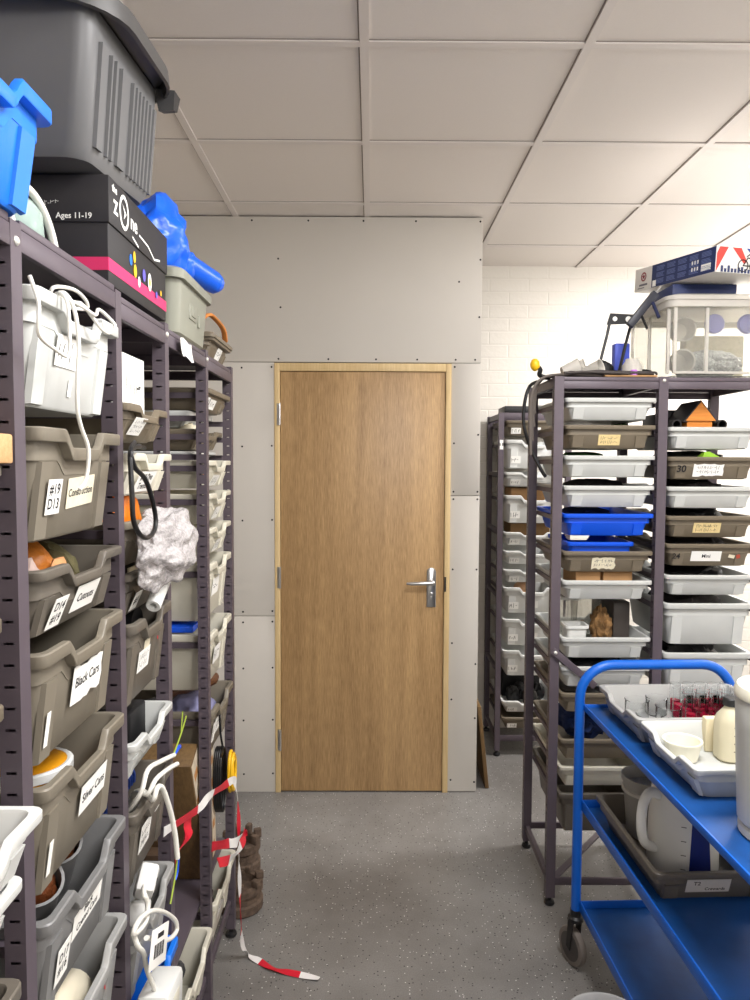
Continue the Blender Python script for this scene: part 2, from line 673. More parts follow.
def tray_mesh(w, d, h, dip, key, m, ribs):
    k = (round(w, 3), round(d, 3), h, dip, m.name, ribs)
    if k in TCACHE:
        return TCACHE[k]
    a0, b0 = w / 2, d / 2
    st = min(.045, h * .42)
    lip = lip_of(h)
    dd = min(.026, h * .24) if dip else 0.0
    fx = [-.58, -.52, -.46, -.40, -.35, -.31, -.28, 0, .28, .31, .35, .40, .46, .52, .58]

    def dipf(t):
        t = abs(t)
        if t < .30:
            return 1.0
        if t > .47:
            return 0.0
        s = (.47 - t) / .17
        return s * s * (3 - 2 * s)

    def loop(a, b, r, z, dz):
        pts = []
        # front edge, -y, left to right
        for t in fx:
            pts.append((t * a0, -b, z - dz * dipf(t)))
        for cx, cy, s in ((a - r, -b + r, -90), (a - r, b - r, 0), (-a + r, b - r, 90), (-a + r, -b + r, 180)):
            for q in range(4):
                an = R(s + 30 * q)
                pts.append((cx + r * math.cos(an), cy + r * math.sin(an), z))
        return pts

    L = [loop(a0 - .030, b0 - .034, .020, .0, 0), loop(a0 - .027, b0 - .030, .022, .004, 0),
         loop(a0 - .015, b0 - .016, .022, h - st, dd * .8),
         loop(a0 - .0075, b0 - .015, .018, h - st, dd * .8), loop(a0 - .0075, b0 - .0145, .018, h - lip, dd),
         loop(a0 - .001, b0 - .001, .014, h - lip, dd), loop(a0, b0, .014, h - lip + .0015, dd), loop(a0, b0, .014, h - .002, dd),
         loop(a0 - .002, b0 - .002, .013, h, dd), loop(a0 - .011, b0 - .011, .016, h, dd), loop(a0 - .013, b0 - .013, .016, h - .003, dd),
         loop(a0 - .0315, b0 - .036, .018, .0035, 0)]
    mb = MB().loops(L)
    zt = h - st - .002
    for sy in ((-1,) if ribs == 'front' else (1,) if ribs == 'back' else (1, -1)):
        for s in (-1, 1):
            x0, x1 = s * .56 * a0, s * .82 * a0
            yb, yt = sy * (b0 - .0305), sy * (b0 - .0165)
            e = sy * .0045
            xs = sorted((x0, x1))
            lo = [(xs[0], yb - sy * .004, .003), (xs[1], yb - sy * .004, .003), (xs[1] - .003, yb + e, .004), (xs[0] + .003, yb + e, .004)]
            hi = [(xs[0], yt - sy * .004, zt), (xs[1], yt - sy * .004, zt), (xs[1] - .003, yt + e, zt), (xs[0] + .003, yt + e, zt)]
            mb.loops([lo, hi])
    me = mb.mesh('storage_tray', m, angle=40)
    TCACHE[k] = me
    return me


class Tray:
    def __init__(self, loc, rz, w, d, h, m, label, group, dip=True, ribs='front', tilt=0.0):
        self.o = bpy.data.objects.new('storage_tray', tray_mesh(w, d, h, dip, 0, m, ribs))
        COL.objects.link(self.o)
        self.o.location = loc
        self.o.rotation_euler = (tilt, 0, rz)
        self.w, self.d, self.h = w, d, h
        self.dip = dip
        tag(self.o, label, 'tray', group)

    def paper(self, x, z, w, h, text=None, back=False, m=None, rot=0.0, rows=1, size=None, torn=False, seed=1, nrm=.0012):
        b0 = self.d / 2
        st = min(.045, self.h * .42)
        dd = min(.026, self.h * .24) * .8 if (self.dip and not back) else 0.0
        slope = .014 / max(.02, self.h - st - .004 - dd)
        y = b0 - .030 + slope * (z - .004)
        ang = math.atan(slope)
        if abs(x) + w / 2 > .072:
            nrm = max(nrm, .0056)
        mb = MB()
        if torn:
            rnd = random.Random(seed)
            n = 9
            pts = [(-w / 2 + w * i / n, -h / 2 - rnd.random() * h * .16) for i in range(n + 1)] + \
                  [(w / 2 + rnd.random() * .004, -h * .2), (w / 2 - .002, h * .1)] + \
                  [(w / 2 - w * i / n, h / 2 + (rnd.random() - .5) * h * .14) for i in range(n + 1)]
            mb.loops([[(px, py, 0) for px, py in pts], [(px, py, .0006) for px, py in pts]])
        else:
            mb.box(-w / 2, w / 2, -h / 2, h / 2, 0, .0006)
        p = mb.build('paper_label', m or M_PAPER, self.o, local=True)
        if back:
            p.location = (x, y + nrm, z)
            p.rotation_euler = (R(90) + ang, 0, R(180))
        else:
            p.location = (x, -y - nrm, z)
            p.rotation_euler = (R(90) + ang, 0, 0)
        p.rotation_euler.rotate_axis('Z', rot)
        if text:
            lines = text if isinstance(text, list) else [text]
            for i, t in enumerate(lines):
                text_obj(t, size or h * .55, M_INK, p, (0, (len(lines) - 1) * (size or h * .55) * .5 - i * (size or h * .55), .0009))
        elif rows:
            scribble(w * .8, h * .78, M_INK, p, (0, 0, .0009), rows, seed)
        return p

    def dot(self, x, z, r=.004, m=None):
        b0 = self.d / 2
        st = min(.045, self.h * .42)
        slope = .014 / max(.02, self.h - st - .004)
        y = b0 - .030 + slope * (z - .004) + .0012
        q = MB().lathe([(r, 0), (r, .0006)], (x, -y, z), 10, Matrix.Rotation(R(90), 4, 'X')).build('sticker_dot', m or M_RED, self.o, local=True)
        return q


# ------------------------------------------------------------------ racks
def post_mesh(mb, x0, x1, y0, y1, z0, z1, slot_axis=None, pitch=.028):
    """hollow square upright; slots cut through the two faces normal to slot_axis ('x' or 'y')"""
    bm = mb.bm
    zs = [z0]
    z = z0 + .05
    while z < z1 - .03:
        zs += [z, z + .0035]
        z += pitch
    zs.append(z1)
    def fac(P, u0, u1, holes):
        us = [u0, u0 + (u1 - u0) * .28, u0 + (u1 - u0) * .74, u1]
        for i in range(len(zs) - 1):
            if not holes or i % 2 == 0:
                cells = [(u0, u1)]
            else:
                cells = [(us[0], us[1]), (us[2], us[3])]
            for a, c in cells:
                f = bm.faces.new([bm.verts.new(P(a, zs[i])), bm.verts.new(P(c, zs[i])), bm.verts.new(P(c, zs[i + 1])), bm.verts.new(P(a, zs[i + 1]))])
    fac(lambda u, z: (u, y0, z), x0, x1, slot_axis == 'y')
    fac(lambda u, z: (u, y1, z), x1, x0, slot_axis == 'y')
    fac(lambda u, z: (x1, u, z), y0, y1, slot_axis == 'x')
    fac(lambda u, z: (x0, u, z), y1, y0, slot_axis == 'x')
    mb.face([(x0, y0, z1), (x1, y0, z1), (x1, y1, z1), (x0, y1, z1)])
    bmesh.ops.remove_doubles(bm, verts=bm.verts, dist=1e-6)
    return mb


def bolt(parent, p, ax):
    M = Matrix.Rotation(R(90), 4, 'Y') if ax == 'x' else Matrix.Rotation(R(90), 4, 'X')
    MB().lathe([(.0062, 0), (.0062, .0022), (.004, .0045), (.0015, .005)], p, 12, M).build('bolt', M_BOLT, parent)


def foot(parent, x, y):
    MB().lathe([(.017, 0), (.019, .004), (.017, .012), (.008, .016), (.007, .034)], (x, y, .001), 14).build('foot', M_BLACKP, parent)


# ---- left rack: its front is the plane X = XF, open to the aisle
XF = -.445
PW = .028
FAR = [.556, .934, 1.300, 1.600, 1.984, 2.334]
lrack = empty('tray_rack', (-.65, 1.44, 0), 'long purple-grey slotted steel tray rack along the left side of the aisle', 'rack')
XB = -.85
for yf in FAR:
    for x0 in (XF - PW, XB - PW):
        post_mesh(MB(), x0, x0 + PW, yf - PW, yf, .03, 1.872, 'y').build('upright_post', M_POST, lrack)
        foot(lrack, x0 + PW / 2, yf - PW / 2)
for (ya, yb, zt) in [(FAR[0], FAR[1] - PW, 1.878), (FAR[1], FAR[2] - PW, 1.878), (FAR[2], FAR[3] - PW, 1.866), (FAR[3], FAR[4] - PW, 1.864), (FAR[4], FAR[5] - PW, 1.862)]:
    for x0, nm in ((XF - .010, 'top_rail'), (XB - PW, 'top_rail')):
        mb = MB().box(x0, x0 + .010, ya, yb, zt - .040, zt - .012, .0015).box(x0 - .012, x0 + .0085, ya, yb, zt - .011, zt, .0015)
        mb.build(nm, M_POST, lrack)
    MB().box(XF - .022, XF - .012, ya, yb, .10, .128, .0015).build('bottom_rail', M_POST, lrack)
for yf in FAR:
    MB().box(XB, XF - PW, yf - .022, yf - .006, 1.83, 1.858).build('end_rail', M_POST, lrack)
    MB().box(XB, XF - PW, yf - .022, yf - .006, .10, .128).build('end_rail', M_POST, lrack)
for yf in (FAR[1], FAR[3], FAR[4]):
    bolt(lrack, (XF - .001, yf - PW / 2, 1.848), 'x')
MB().box(XB, XF - .012, FAR[0] + .001, FAR[5] - .03, 1.859, 1.8625).build('top_panel', M_POST, lrack)
MB().box(XB, XF - .03, FAR[3] + .001, FAR[5] - PW - .001, .328, .342, .001).build('shelf_panel', M_POST, lrack)


def runners(rack, axis, a0, a1, c, half_clear, w, z, side_y0=None):
    """a pair of thin channels under a tray's ledges"""
    for s in (-1, 1):
        e = c + s * half_clear
        i = c + s * (w / 2 - .0065)
        lo, hi = sorted((e, i))
        wl, wh = sorted((e, e - s * .0016))
        mb = MB()
        if axis == 'y':      # trays side by side along y
            mb.box(a0, a1, lo, hi, z - .0021, z - .0005)
            mb.box(a0, a1, wl, wh, z - .016, z - .0021)
        else:
            mb.box(lo, hi, a0, a1, z - .0021, z - .0005)
            mb.box(wl, wh, a0, a1, z - .016, z - .0021)
        mb.build('runner', M_POST, rack)


BAYS = {'Z': (.556, .906, .306), 'A': (.934, 1.272, .312), 'B': (1.300, 1.572, .258), 'C': (1.600, 1.956, .320), 'D': (1.984, 2.306, .304)}
LT = {}


def ltray(key, bay, zrim, h, m, label, xf=-.432, dip=True, dy=0.0, d=.425, tilt=0.0):
    y0, y1, w = BAYS[bay]
    c = (y0 + y1) / 2 + dy
    t = Tray((xf - d / 2, c, zrim - h), R(90), w, d, h, m, label, 'trays in the left rack', dip, 'front', tilt)
    runners(lrack, 'y', XB, XF - PW, (y0 + y1) / 2, (y1 - y0) / 2, w, zrim - lip_of(h))
    LT[key] = t
    return t


# leftmost column, cut by the photo's edge
ltray('Z1', 'Z', 1.818, .15, M_WHITEP, 'white deep tray high at the left photo edge, above the wooden block', -.446)
ltray('Z2', 'Z', 1.569, .085, M_TAUPE, 'taupe tray at the left photo edge holding a pale wooden block', -.446)
ltray('Z3', 'Z', 1.382, .10, M_BROWN, 'brown tray cut by the left photo edge beside the Black Cars tray', -.450)
ltray('Z4', 'Z', 1.274, .12, M_BROWN, 'brown tray cut by the left photo edge, directly above two white trays', -.450)
ltray('Z5', 'Z', 1.143, .075, M_WHITE, 'white tray pulled forward at the left photo edge, upper of two', -.405)
ltray('Z6', 'Z', 1.054, .075, M_WHITE, 'white tray at the left photo edge, lower of two', -.432)
ltray('Z7', 'Z', .92, .15, M_TAUPED, 'dark taupe tray in the bottom left corner of the photo', -.436)

# near column
t = ltray('A1', 'A', 1.802, .155, M_WHITEP, 'white deep tray overflowing with white cable, topmost of near column')
t.paper(-.03, .085, .075, .045, None, rows=1, seed=4)
t.paper(-.005, .035, .012, .025, None, rows=0)
t = ltray('A2', 'A', 1.619, .158, M_TAUPE, 'taupe deep tray labelled Construction, under the white cable tray')
t.paper(-.085, .062, .045, .050, ['#19', 'D13'], size=.021)
t.paper(.018, .066, .098, .046, 'Construction', size=.0165, m=M_CPAPER, rot=R(3))
t.dot(.095, .10)
t = ltray('A3', 'A', 1.427, .098, M_TAUPED, 'dark taupe tray of wooden and leathery objects, above Black Cars')
t.paper(-.085, .030, .045, .048, ['D14', '#19'], size=.019)
t.paper(.022, .035, .088, .044, 'Cutouts', size=.019)
t.dot(.095, .05)
t = ltray('A4', 'A', 1.315, .165, M_TAUPE, 'taupe deep tray with a torn label reading Black Cars')
t.paper(.015, .088, .115, .052, 'Black Cars', size=.022, torn=True, seed=5)
t.paper(-.115, .05, .012, .05, None, rows=0)
t = ltray('A5', 'A', 1.131, .165, M_TAUPE, 'taupe deep tray labelled Silver Cans, below Black Cars')
t.paper(.032, .085, .105, .046, 'Silver Cans', size=.020)
t.paper(-.115, .05, .012, .05, None, rows=0)
t = ltray('A6', 'A', .944, .160, M_GREYP, 'mid grey deep tray of copper scraps with two white labels')
t.paper(.012, .080, .115, .040, ['Black', 'Coated Cans'], size=.016)
t.paper(-.085, .062, .045, .056, ['D17', '#16'], size=.019)
t.dot(.10, .09)
t = ltray('A7', 'A', .764, .160, M_LGREY, 'light grey deep tray holding a bottle, lowest visible in near column')
t.dot(.09, .07)

# bubble wrap column
t = ltray('B1', 'B', 1.679, .068, M_BROWN, 'brown shallow tray holding a white card, topmost in bubble wrap column', -.436)
t.paper(-.055, .028, .07, .038, None, rows=3, seed=6)
t = ltray('B2', 'B', 1.588, .080, M_CREAMP, 'cream shallow tray with the black cable loop hanging over it', -.428)
t.paper(-.03, .026, .10, .044, ['#10 Diya', 'Tremor'], size=.019)
t = ltray('B3', 'B', 1.462, .09, M_TAUPE, 'taupe tray overflowing with bubble wrap and an orange bag', -.440)
t = ltray('B4', 'B', 1.366, .090, M_TAUPED, 'dark taupe tray under the bubble wrap holding a white roll', -.440)
t.paper(-.055, .030, .04, .040, '#1', size=.022)
t = ltray('B5', 'B', 1.272, .165, M_TAUPED, 'dark taupe deep tray holding a black tube, below the bubble wrap')
t.paper(-.020, .075, .07, .042, None, rows=2, seed=8)
t.paper(-.010, .104, .035, .018, None, rows=0, m=M_CPAPER)
t.dot(.075, .095)
t = ltray('B6', 'B', 1.048, .080, M_WHITEP, 'white shallow tray holding a black object, above the cut cable ends')
t = ltray('B7', 'B', .915, .160, M_TAUPED, 'dark taupe deep tray of white and blue cut cable ends')
t.paper(-.045, .085, .065, .055, None, rows=2, seed=9)
t.paper(.045, .105, .03, .030, None, rows=0)
t = ltray('B8', 'B', .685, .150, M_LGREY, 'light grey tray overflowing with white plugs and cord')
t = ltray('B9', 'B', .515, .150, M_SKYB, 'bright blue tray low down behind the white socket block', -.425)

# tape column: one tray at the bottom
t = ltray('C1', 'C', .285, .150, M_CREAMP, 'cream tray of dark tangled parts at the rack bottom, left of two')

# column next to the door wall
t = ltray('D1', 'D', 1.775, .060, M_BROWN, 'brown lidded tray with two small labels, topmost beside the door wall', -.444, dip=False)
t.paper(-.105, .022, .026, .032, '1', size=.026)
t.paper(-.03, .022, .07, .030, None, rows=1, seed=11)
t = ltray('D2', 'D', 1.712, .045, M_WHITEP, 'pale flat tray just under the brown lidded tray by the door wall', -.50, dip=False)
t = ltray('D3', 'D', 1.662, .058, M_BROWN, 'brown shallow tray with curled paper sheets, upper door wall column', -.47)
t = ltray('D4', 'D', 1.600, .022, M_WHITEP, 'pale very flat tray above the deep white trays by the door wall', -.49, dip=False)
t = ltray('D5', 'D', 1.575, .078, M_CREAMP, 'cream tray by the door wall, first of five under the flat tray', -.444)
t.paper(-.01, .020, .09, .034, None, rows=1, seed=12)
t = ltray('D6', 'D', 1.482, .085, M_CREAMP, 'cream tray by the door wall, second of five under the flat tray', -.444)
t.paper(.01, .024, .07, .040, None, rows=1, seed=13)
t = ltray('D7', 'D', 1.385, .085, M_CREAMP, 'cream tray by the door wall, third of five under the flat tray', -.444)
t.paper(.01, .024, .07, .040, None, rows=1, seed=14)
t = ltray('D8', 'D', 1.286, .165, M_CREAMP, 'cream deep tray by the door wall, fourth of five under the flat tray', -.444)
t.paper(-.02, .085, .085, .05, None, rows=1, seed=15)
t = ltray('D9', 'D', 1.088, .165, M_CREAMP, 'cream deep tray by the door wall, lowest of five under the flat tray', -.444)
t.paper(-.03, .085, .085, .05, None, rows=1, seed=16)
t = ltray('D10', 'D', .868, .150, M_TAUPE, 'taupe tray of lilac cloth and turned wooden handles by the door wall', -.440)
t.paper(-.10, .075, .04, .06, None, rows=1, seed=17)
t.paper(-.02, .075, .09, .05, None, rows=1, seed=18)
t = ltray('D12', 'D', .308, .160, M_CREAMP, 'cream deep tray of dark castings at the rack bottom, nearest the door', -.436)
t.paper(-.01, .085, .09, .05, None, rows=1, seed=19)

# ---- right rack: we look at the backs of its trays
YF = 2.480
PR = .032
PX = [.642, 1.000, 1.358]
rrack = empty('tray_rack', (1.0, 2.68, 0), 'purple-grey steel tray rack standing behind the blue trolley', 'rack')
YB = 2.862
for x in PX:
    for y0 in (YF, YB):
        post_mesh(MB(), x - PR / 2, x + PR / 2, y0, y0 + .03, .03, 1.868, 'x').build('upright_post', M_POST, rrack)
        foot(rrack, x, y0 + .015)
for xa, xb in zip(PX, PX[1:]):
    for y0 in (YF + .002, YB + .016):
        MB().box(xa + PR / 2, xb - PR / 2, y0, y0 + .010, 1.826, 1.852, .0015).box(xa + PR / 2, xb - PR / 2, y0 - .001, y0 + .022 if y0 < 2.6 else y0 + .011, 1.853, 1.866, .0015).build('top_rail', M_POST, rrack)
        MB().box(xa + PR / 2, xb - PR / 2, y0 + .005, y0 + .015, .072, .098, .0015).build('bottom_rail', M_POST, rrack)
for x in PX:
    MB().box(x - .008, x + .008, YF + .03, YB, 1.836, 1.864).build('end_rail', M_POST, rrack)
    MB().box(x - .008, x + .008, YF + .03, YB, .070, .096).build('end_rail', M_POST, rrack)
for x in PX[1:]:
    bolt(rrack, (x, YF - .0005, 1.855), 'y')
MB().box(PX[0] - .01, PX[2] + .01, YF + .024, YB + .02, 1.864, 1.8675).build('top_panel', M_POST, rrack)
bolt(rrack, (.641, YF - .014, .915), 'y')
MB().box(-.012, .185, YF - .013, YF - .0085, -.012, .012, .001, Matrix.Translation((.641, 0, .915)) @ Matrix.Rotation(R(40), 4, 'Y')).build('brace', M_POST, rrack)
MB().box(-.011, .011, -.004, .004, 0, .46, M=Matrix.Translation((.66, 2.51, .085)) @ Matrix.Rotation(R(-40), 4, 'Z') @ Matrix.Rotation(R(-90), 4, 'X') @ Matrix.Rotation(R(180), 4, 'Y') @ Matrix.Rotation(R(180), 4, 'Y')).build('floor_brace', M_POST, rrack)


def rtray(col, zrim, h, m, label, w=.314, dx=0.0, yb=2.476, d=.427):
    c = {0: .821, 1: 1.179}[col]
    t = Tray((c + dx, yb + d / 2, zrim - h), R(180), w, d, h, m, label, 'trays in the right rack', True, 'back')
    runners(rrack, 'x', YF + .03, YB, c, (PX[1] - PX[0] - PR) / 2, w, zrim - lip_of(h))
    return t


t = rtray(0, 1.795, .075, M_WHITEP, 'pale grey shallow tray, topmost in the left column of the right rack')
t = rtray(0, 1.702, .080, M_BROWN, 'brown shallow tray with a yellowed label, second in the left column')
t.paper(0.0, .030, .075, .038, None, True, M_YPAPER, rows=2, seed=21)
t = rtray(0, 1.598, .075, M_WHITEP, 'pale grey shallow tray directly under the brown yellow-labelled tray, left column')
t = rtray(0, 1.494, .075, M_WHITEP, 'pale grey shallow tray directly above the blue tray')
t = rtray(0, 1.397, .078, M_BLUET, 'royal blue shallow tray in the left column of the right rack')
t7 = rtray(0, 1.267, .075, M_BROWN, 'brown shallow tray with a torn cream label, below the blue trays')
t7.paper(.012, .033, .080, .040, None, True, M_CPAPER, rows=2, torn=True, seed=22)
t8 = rtray(0, 1.165, .070, M_WHITEP, 'pale grey shallow tray holding brown card, above the jumble of clear boxes')
t10 = rtray(0, .965, .078, M_WHITEP, 'pale grey tray under the jumble of clear boxes and brown cuttings')
t11 = rtray(0, .862, .078, M_WHITEP, 'pale grey tray just behind the left bend of the trolley handle')
t12 = rtray(0, .768, .075, M_BROWN, 'brown tray behind the trolley leg, upper of three low brown trays')
t13 = rtray(0, .604, .080, M_BROWN, 'brown tray behind the trolley leg, middle of three low brown trays')
t14 = rtray(0, .506, .080, M_CREAMP, 'cream tray behind the trolley leg with a dark tray below it')
t15 = rtray(0, .410, .150, M_TAUPED, 'dark taupe deep tray lowest in the right rack')
t = rtray(1, 1.697, .075, M_WHITEP, 'pale grey tray under the orange wooden birdhouse')
t = rtray(1, 1.595, .078, M_BROWN, 'brown tray with torn white label and scrawled 30, right column')
t.paper(.012, .034, .105, .040, None, True, M_PAPER, rows=2, torn=True, seed=23)
p = t.paper(.108, .036, .001, .001, None, True, M_BROWN, rows=0)
text_obj('30', .034, M_INK, p, (0, 0, .001))
t = rtray(1, 1.492, .075, M_WHITEP, 'pale grey shallow tray between two brown labelled trays, right column')
t = rtray(1, 1.391, .076, M_BROWN, 'brown tray with a yellowed label, middle of the right column')
t.paper(.012, .034, .095, .038, None, True, M_YPAPER, rows=2, seed=25)
t = rtray(1, 1.294, .080, M_BROWN, 'brown tray with a clean white label and a small reddish mark')
t.paper(.012, .036, .105, .038, 'Mini', True, M_PAPER, size=.018)
p = t.paper(.118, .036, .001, .001, None, True, M_BROWN, rows=0)
text_obj('24', .028, M_INK, p, (0, 0, .001))
t.paper(-.075, .036, .022, .012, None, True, M_CPAPER, rows=0, rot=R(-12))
t.paper(-.098, .036, .013, .014, None, True, mat('reddish_mark', (180, 80, 60), .7), rows=0, rot=R(20))
t = rtray(1, 1.185, .073, M_WHITEP, 'pale grey shallow tray above two deep pale trays, right column')
t = rtray(1, 1.086, .150, M_WHITEP, 'pale grey deep tray, upper of two deep ones above the trolley handle')
t = rtray(1, .912, .150, M_WHITEP, 'pale grey deep tray partly hidden by the trolley handle')

# ---- far rack in the alcove
frack = empty('tray_rack', (.865, 4.0, 0), 'far tray rack in the alcove right of the plasterboard partition', 'rack')
FX = [.680, 1.036]
FY = 3.785
for x in FX:
    for y0 in (FY, 4.14):
        post_mesh(MB(), x - .014, x + .014, y0, y0 + .028, .03, 1.832, 'x').build('upright_post', M_POST, frack)
        foot(frack, x, y0 + .014)
    MB().box(x - .008, x + .008, FY + .028, 4.14, 1.80, 1.828).build('end_rail', M_POST, frack)
    for z in (.08, .45, .85, 1.2, 1.5):
        MB().box(x - .008, x + .008, FY + .028, 4.14, z, z + .02).build('end_rail', M_POST, frack)
for y0 in (FY + .001, 4.155):
    MB().box(FX[0] + .014, FX[1] - .014, y0, y0 + .012, 1.797, 1.832, .0015).build('top_rail', M_POST, frack)
MB().box(FX[0] + .014, FX[1] - .014, FY + .001, FY + .013, .082, .112, .0015).build('bottom_rail', M_POST, frack)
p = MB().box(.672, .690, FY - .0012, FY - .0003, 1.640, 1.690).build('paper_label', M_PAPER, frack)
tx = text_obj('3 B', .02, M_INK, frack, Vector((.681, FY - .0016, 1.665)) - frack.location, (R(90), 0, 0))


def fz(y):
    return 1.5748 - (y - 460.6) / 722.0 * 3.79 * (1 + 0.00)


FT_ = {}
FCUR = [(419.4, 433.9, M_BROWN, 'brown labelled tray, topmost in the far rack'),
        (438.6, 467, M_WHITE, 'white deep tray second from the top in the far rack'),
        (471, 485, M_WHITE, 'white shallow tray above tan card in the far rack'),
        (494, 522, M_WHITE, 'white deep tray below the tan card in the far rack'),
        (531, 544.6, M_WHITE, 'white shallow tray holding a brown board in the far rack'),
        (549.8, 563.5, M_WHITE, 'white shallow tray, upper of two plain ones mid height in the far rack'),
        (568.7, 582.3, M_WHITE, 'white shallow tray above the peach dome in the far rack'),
        (586.9, 613.5, M_WHITE, 'white deep tray holding a peach dome in the far rack'),
        (619, 646.7, M_WHITE, 'white deep tray below the peach dome tray in the far rack'),
        (651, 678, M_WHITE, 'white deep tray above the low tray of black parts in the far rack'),
        (703, 716, M_WHITE, 'white tray of black parts low in the far rack'),
        (720, 733, M_BROWN, 'brown labelled tray at the bottom of the far rack')]
for i, (ya, yb, m, lab) in enumerate(FCUR):
    za, zb = fz(ya), fz(yb)
    h = round(za - zb, 3)
    t = Tray((.858, 3.775 + .2, za - h), 0, .314, .40, h, m, lab, 'trays in the far rack', m is not M_BROWN or i == 99, 'front')
    runners(frack, 'x', FY + .028, 4.14, .858, .164, .314, za - lip_of(h))
    FT_[i] = t
    t.paper(-.10, h * .30, .052, min(.038, h * .42), None, rows=1, seed=40 + i, nrm=.0052)
    if i in (0, 1, 3, 7, 8, 9, 11):
        t.paper(0.0, h * .34, .060, min(.038, h * .42), None, rows=1, seed=60 + i)

# ------------------------------------------------------------------ things on top of the left rack
TZ = 1.8785


def thing(mb, name, mats, label, cat, group=None, angle=38):
    return tag(mb.build(name, mats, angle=angle), label, cat, group)


def rrect(x0, x1, y0, y1, r, z, n=5):
    pts = []
    for cx, cy, s in ((x1 - r, y0 + r, -90), (x1 - r, y1 - r, 0), (x0 + r, y1 - r, 90), (x0 + r, y0 + r, 180)):
        for q in range(n + 1):
            a = R(s + 90 * q / n)
            pts.append((cx + r * math.cos(a), cy + r * math.sin(a), z))
    return pts


t = Tray((-.408 - .2125, .800, TZ), R(90), .312, .425, .142, M_SKYB, 'bright blue deep tray on top of the left rack at the photo edge', None)

# black educational kit box
kit = empty('kit_box', (-.65, 1.433, 1.864), 'black card kit box with pink stripe under the big grey bin', 'box')
MB().box(-.848, -.452, 1.260, 1.606, 1.864, 2.042, .002).build('box_base', M_BOXBLK, kit)
lid = MB().box(-.852, -.4485, 1.2565, 1.6095, 1.966, 2.0455, .002).build('box_lid', M_BOXBLK, kit)
st = MB()
st.box(-.4519, -.4513, 1.259, 1.607, 1.886, 1.908)
st.box(-.85, -.4515, 1.2587, 1.2594, 1.886, 1.908)
st.build('pink_stripe', M_PINK, kit)
kit.location.z = TZ
M_W = M_PAPER
lz = world_loc(kit)


def on_kit(p):
    return Vector(p) - lz + Vector((0, 0, TZ - 1.864))


text_obj('Ages 11-19', .0135, M_W, kit, on_kit((-.508, 1.2555, 1.976)), (R(90), 0, 0))
scribble(.050, .010, M_W, kit, on_kit((-.555, 1.2555, 1.998)), 1, 77).rotation_euler = (R(90), R(-6), 0)
text_obj('the', .019, M_W, kit, on_kit((-.4478, 1.283, 2.030)), (R(90), 0, R(90)))
text_obj('z', .050, M_W, kit, on_kit((-.4478, 1.288, 2.004)), (R(90), 0, R(90)))
text_obj('ne', .040, M_W, kit, on_kit((-.4478, 1.385, 2.002)), (R(90), 0, R(90)))
rg = MB()
c0 = Vector((-.4476, 1.331, 2.006))
ro = [c0 + Vector((0, .025 * math.cos(a), .031 * math.sin(a))) for a in [2 * math.pi * k / 28 for k in range(28)]]
ri = [c0 + Vector((0, .018 * math.cos(a), .024 * math.sin(a))) for a in [2 * math.pi * k / 28 for k in range(28)]]
for k in range(28):
    rg.face([ro[k], ro[(k + 1) % 28], ri[(k + 1) % 28], ri[k]])
rg.face([c0 + Vector((0, -.010, .014)), c0 + Vector((0, .012, 0)), c0 + Vector((0, -.002, -.012)), c0 + Vector((0, .002, 0))])
rg.build('logo_print', M_W, kit).location.z += TZ - 1.864
rg = MB()
for (ya, za), (yb, zb) in (((1.375, 1.975), (1.41, 1.966)), ((1.415, 1.99), (1.47, 1.985)), ((1.47, 1.985), (1.51, 1.97)), ((1.51, 1.97), (1.55, 1.978))):
    rg.face([(-.4476, ya, za), (-.4476, yb, zb), (-.4476, yb, zb + .004), (-.4476, ya, za + .004)])
q = rg.build('swoosh_print', M_W, kit)
q.location.z += TZ - 1.864
art = MB()
for i, (y, z, r, ry) in enumerate([(1.375, 1.935, .008, 1.3), (1.395, 1.945, .007, 1.6), (1.398, 1.92, .009, 1.4), (1.42, 1.905, .007, 1.5), (1.45, 1.925, .010, 1.2),
                                   (1.485, 1.92, .012, 1.5), (1.485, 1.92, .006, 1.5), (1.53, 1.905, .007, 1), (1.56, 1.915, .005, 1.2)]):
    if i == 3:
        art.build('printed_figure', [M_SKYB, M_YELLOW, M_PAPER, mat('violet_print', (100, 90, 190), .5)], kit).location.z += TZ - 1.864
        art = MB()
    art.mi = [0, 1, 1, 2, 3, 2, 1, 3, 1][i]
    x = -.4510 + .00025 * i
    n = 16
    art.face([(x, y + r * math.cos(2 * math.pi * k / n), z + r * ry * math.sin(2 * math.pi * k / n)) for k in range(n)])
art.build('printed_dots', [M_SKYB, M_YELLOW, M_PAPER, mat('violet_print', (100, 90, 190), .5)], kit).location.z += TZ - 1.864

# large grey bin
binz = kit.location.z + .1825
bn = empty('storage_bin', (-.70, 1.225, binz), 'large charcoal grey fluted plastic bin stacked on the black kit box', 'bin')
X0, X1, Y0, Y1 = -.99, -.436, 1.178, 1.545
H = .228
mb = MB()
mb.loops([rrect(X0 + .05, X1 - .055, Y0 + .045, Y1 - .045, .04, binz), rrect(X0 + .03, X1 - .032, Y0 + .02, Y1 - .022, .04, binz + .006),
          rrect(X0 + .022, X1 - .022, Y0 + .012, Y1 - .012, .035, binz + .026), rrect(X0 + .004, X1 - .004, Y0 + .003, Y1 - .003, .03, binz + H - .04),
          rrect(X0, X1, Y0, Y1, .03, binz + H), rrect(X0 + .01, X1 - .01, Y0 + .01, Y1 - .01, .03, binz + H), rrect(X0 + .03, X1 - .03, Y0 + .03, Y1 - .03, .03, binz + .01)])
mb.build('bin_body', M_CHAR, bn)
fl = MB()
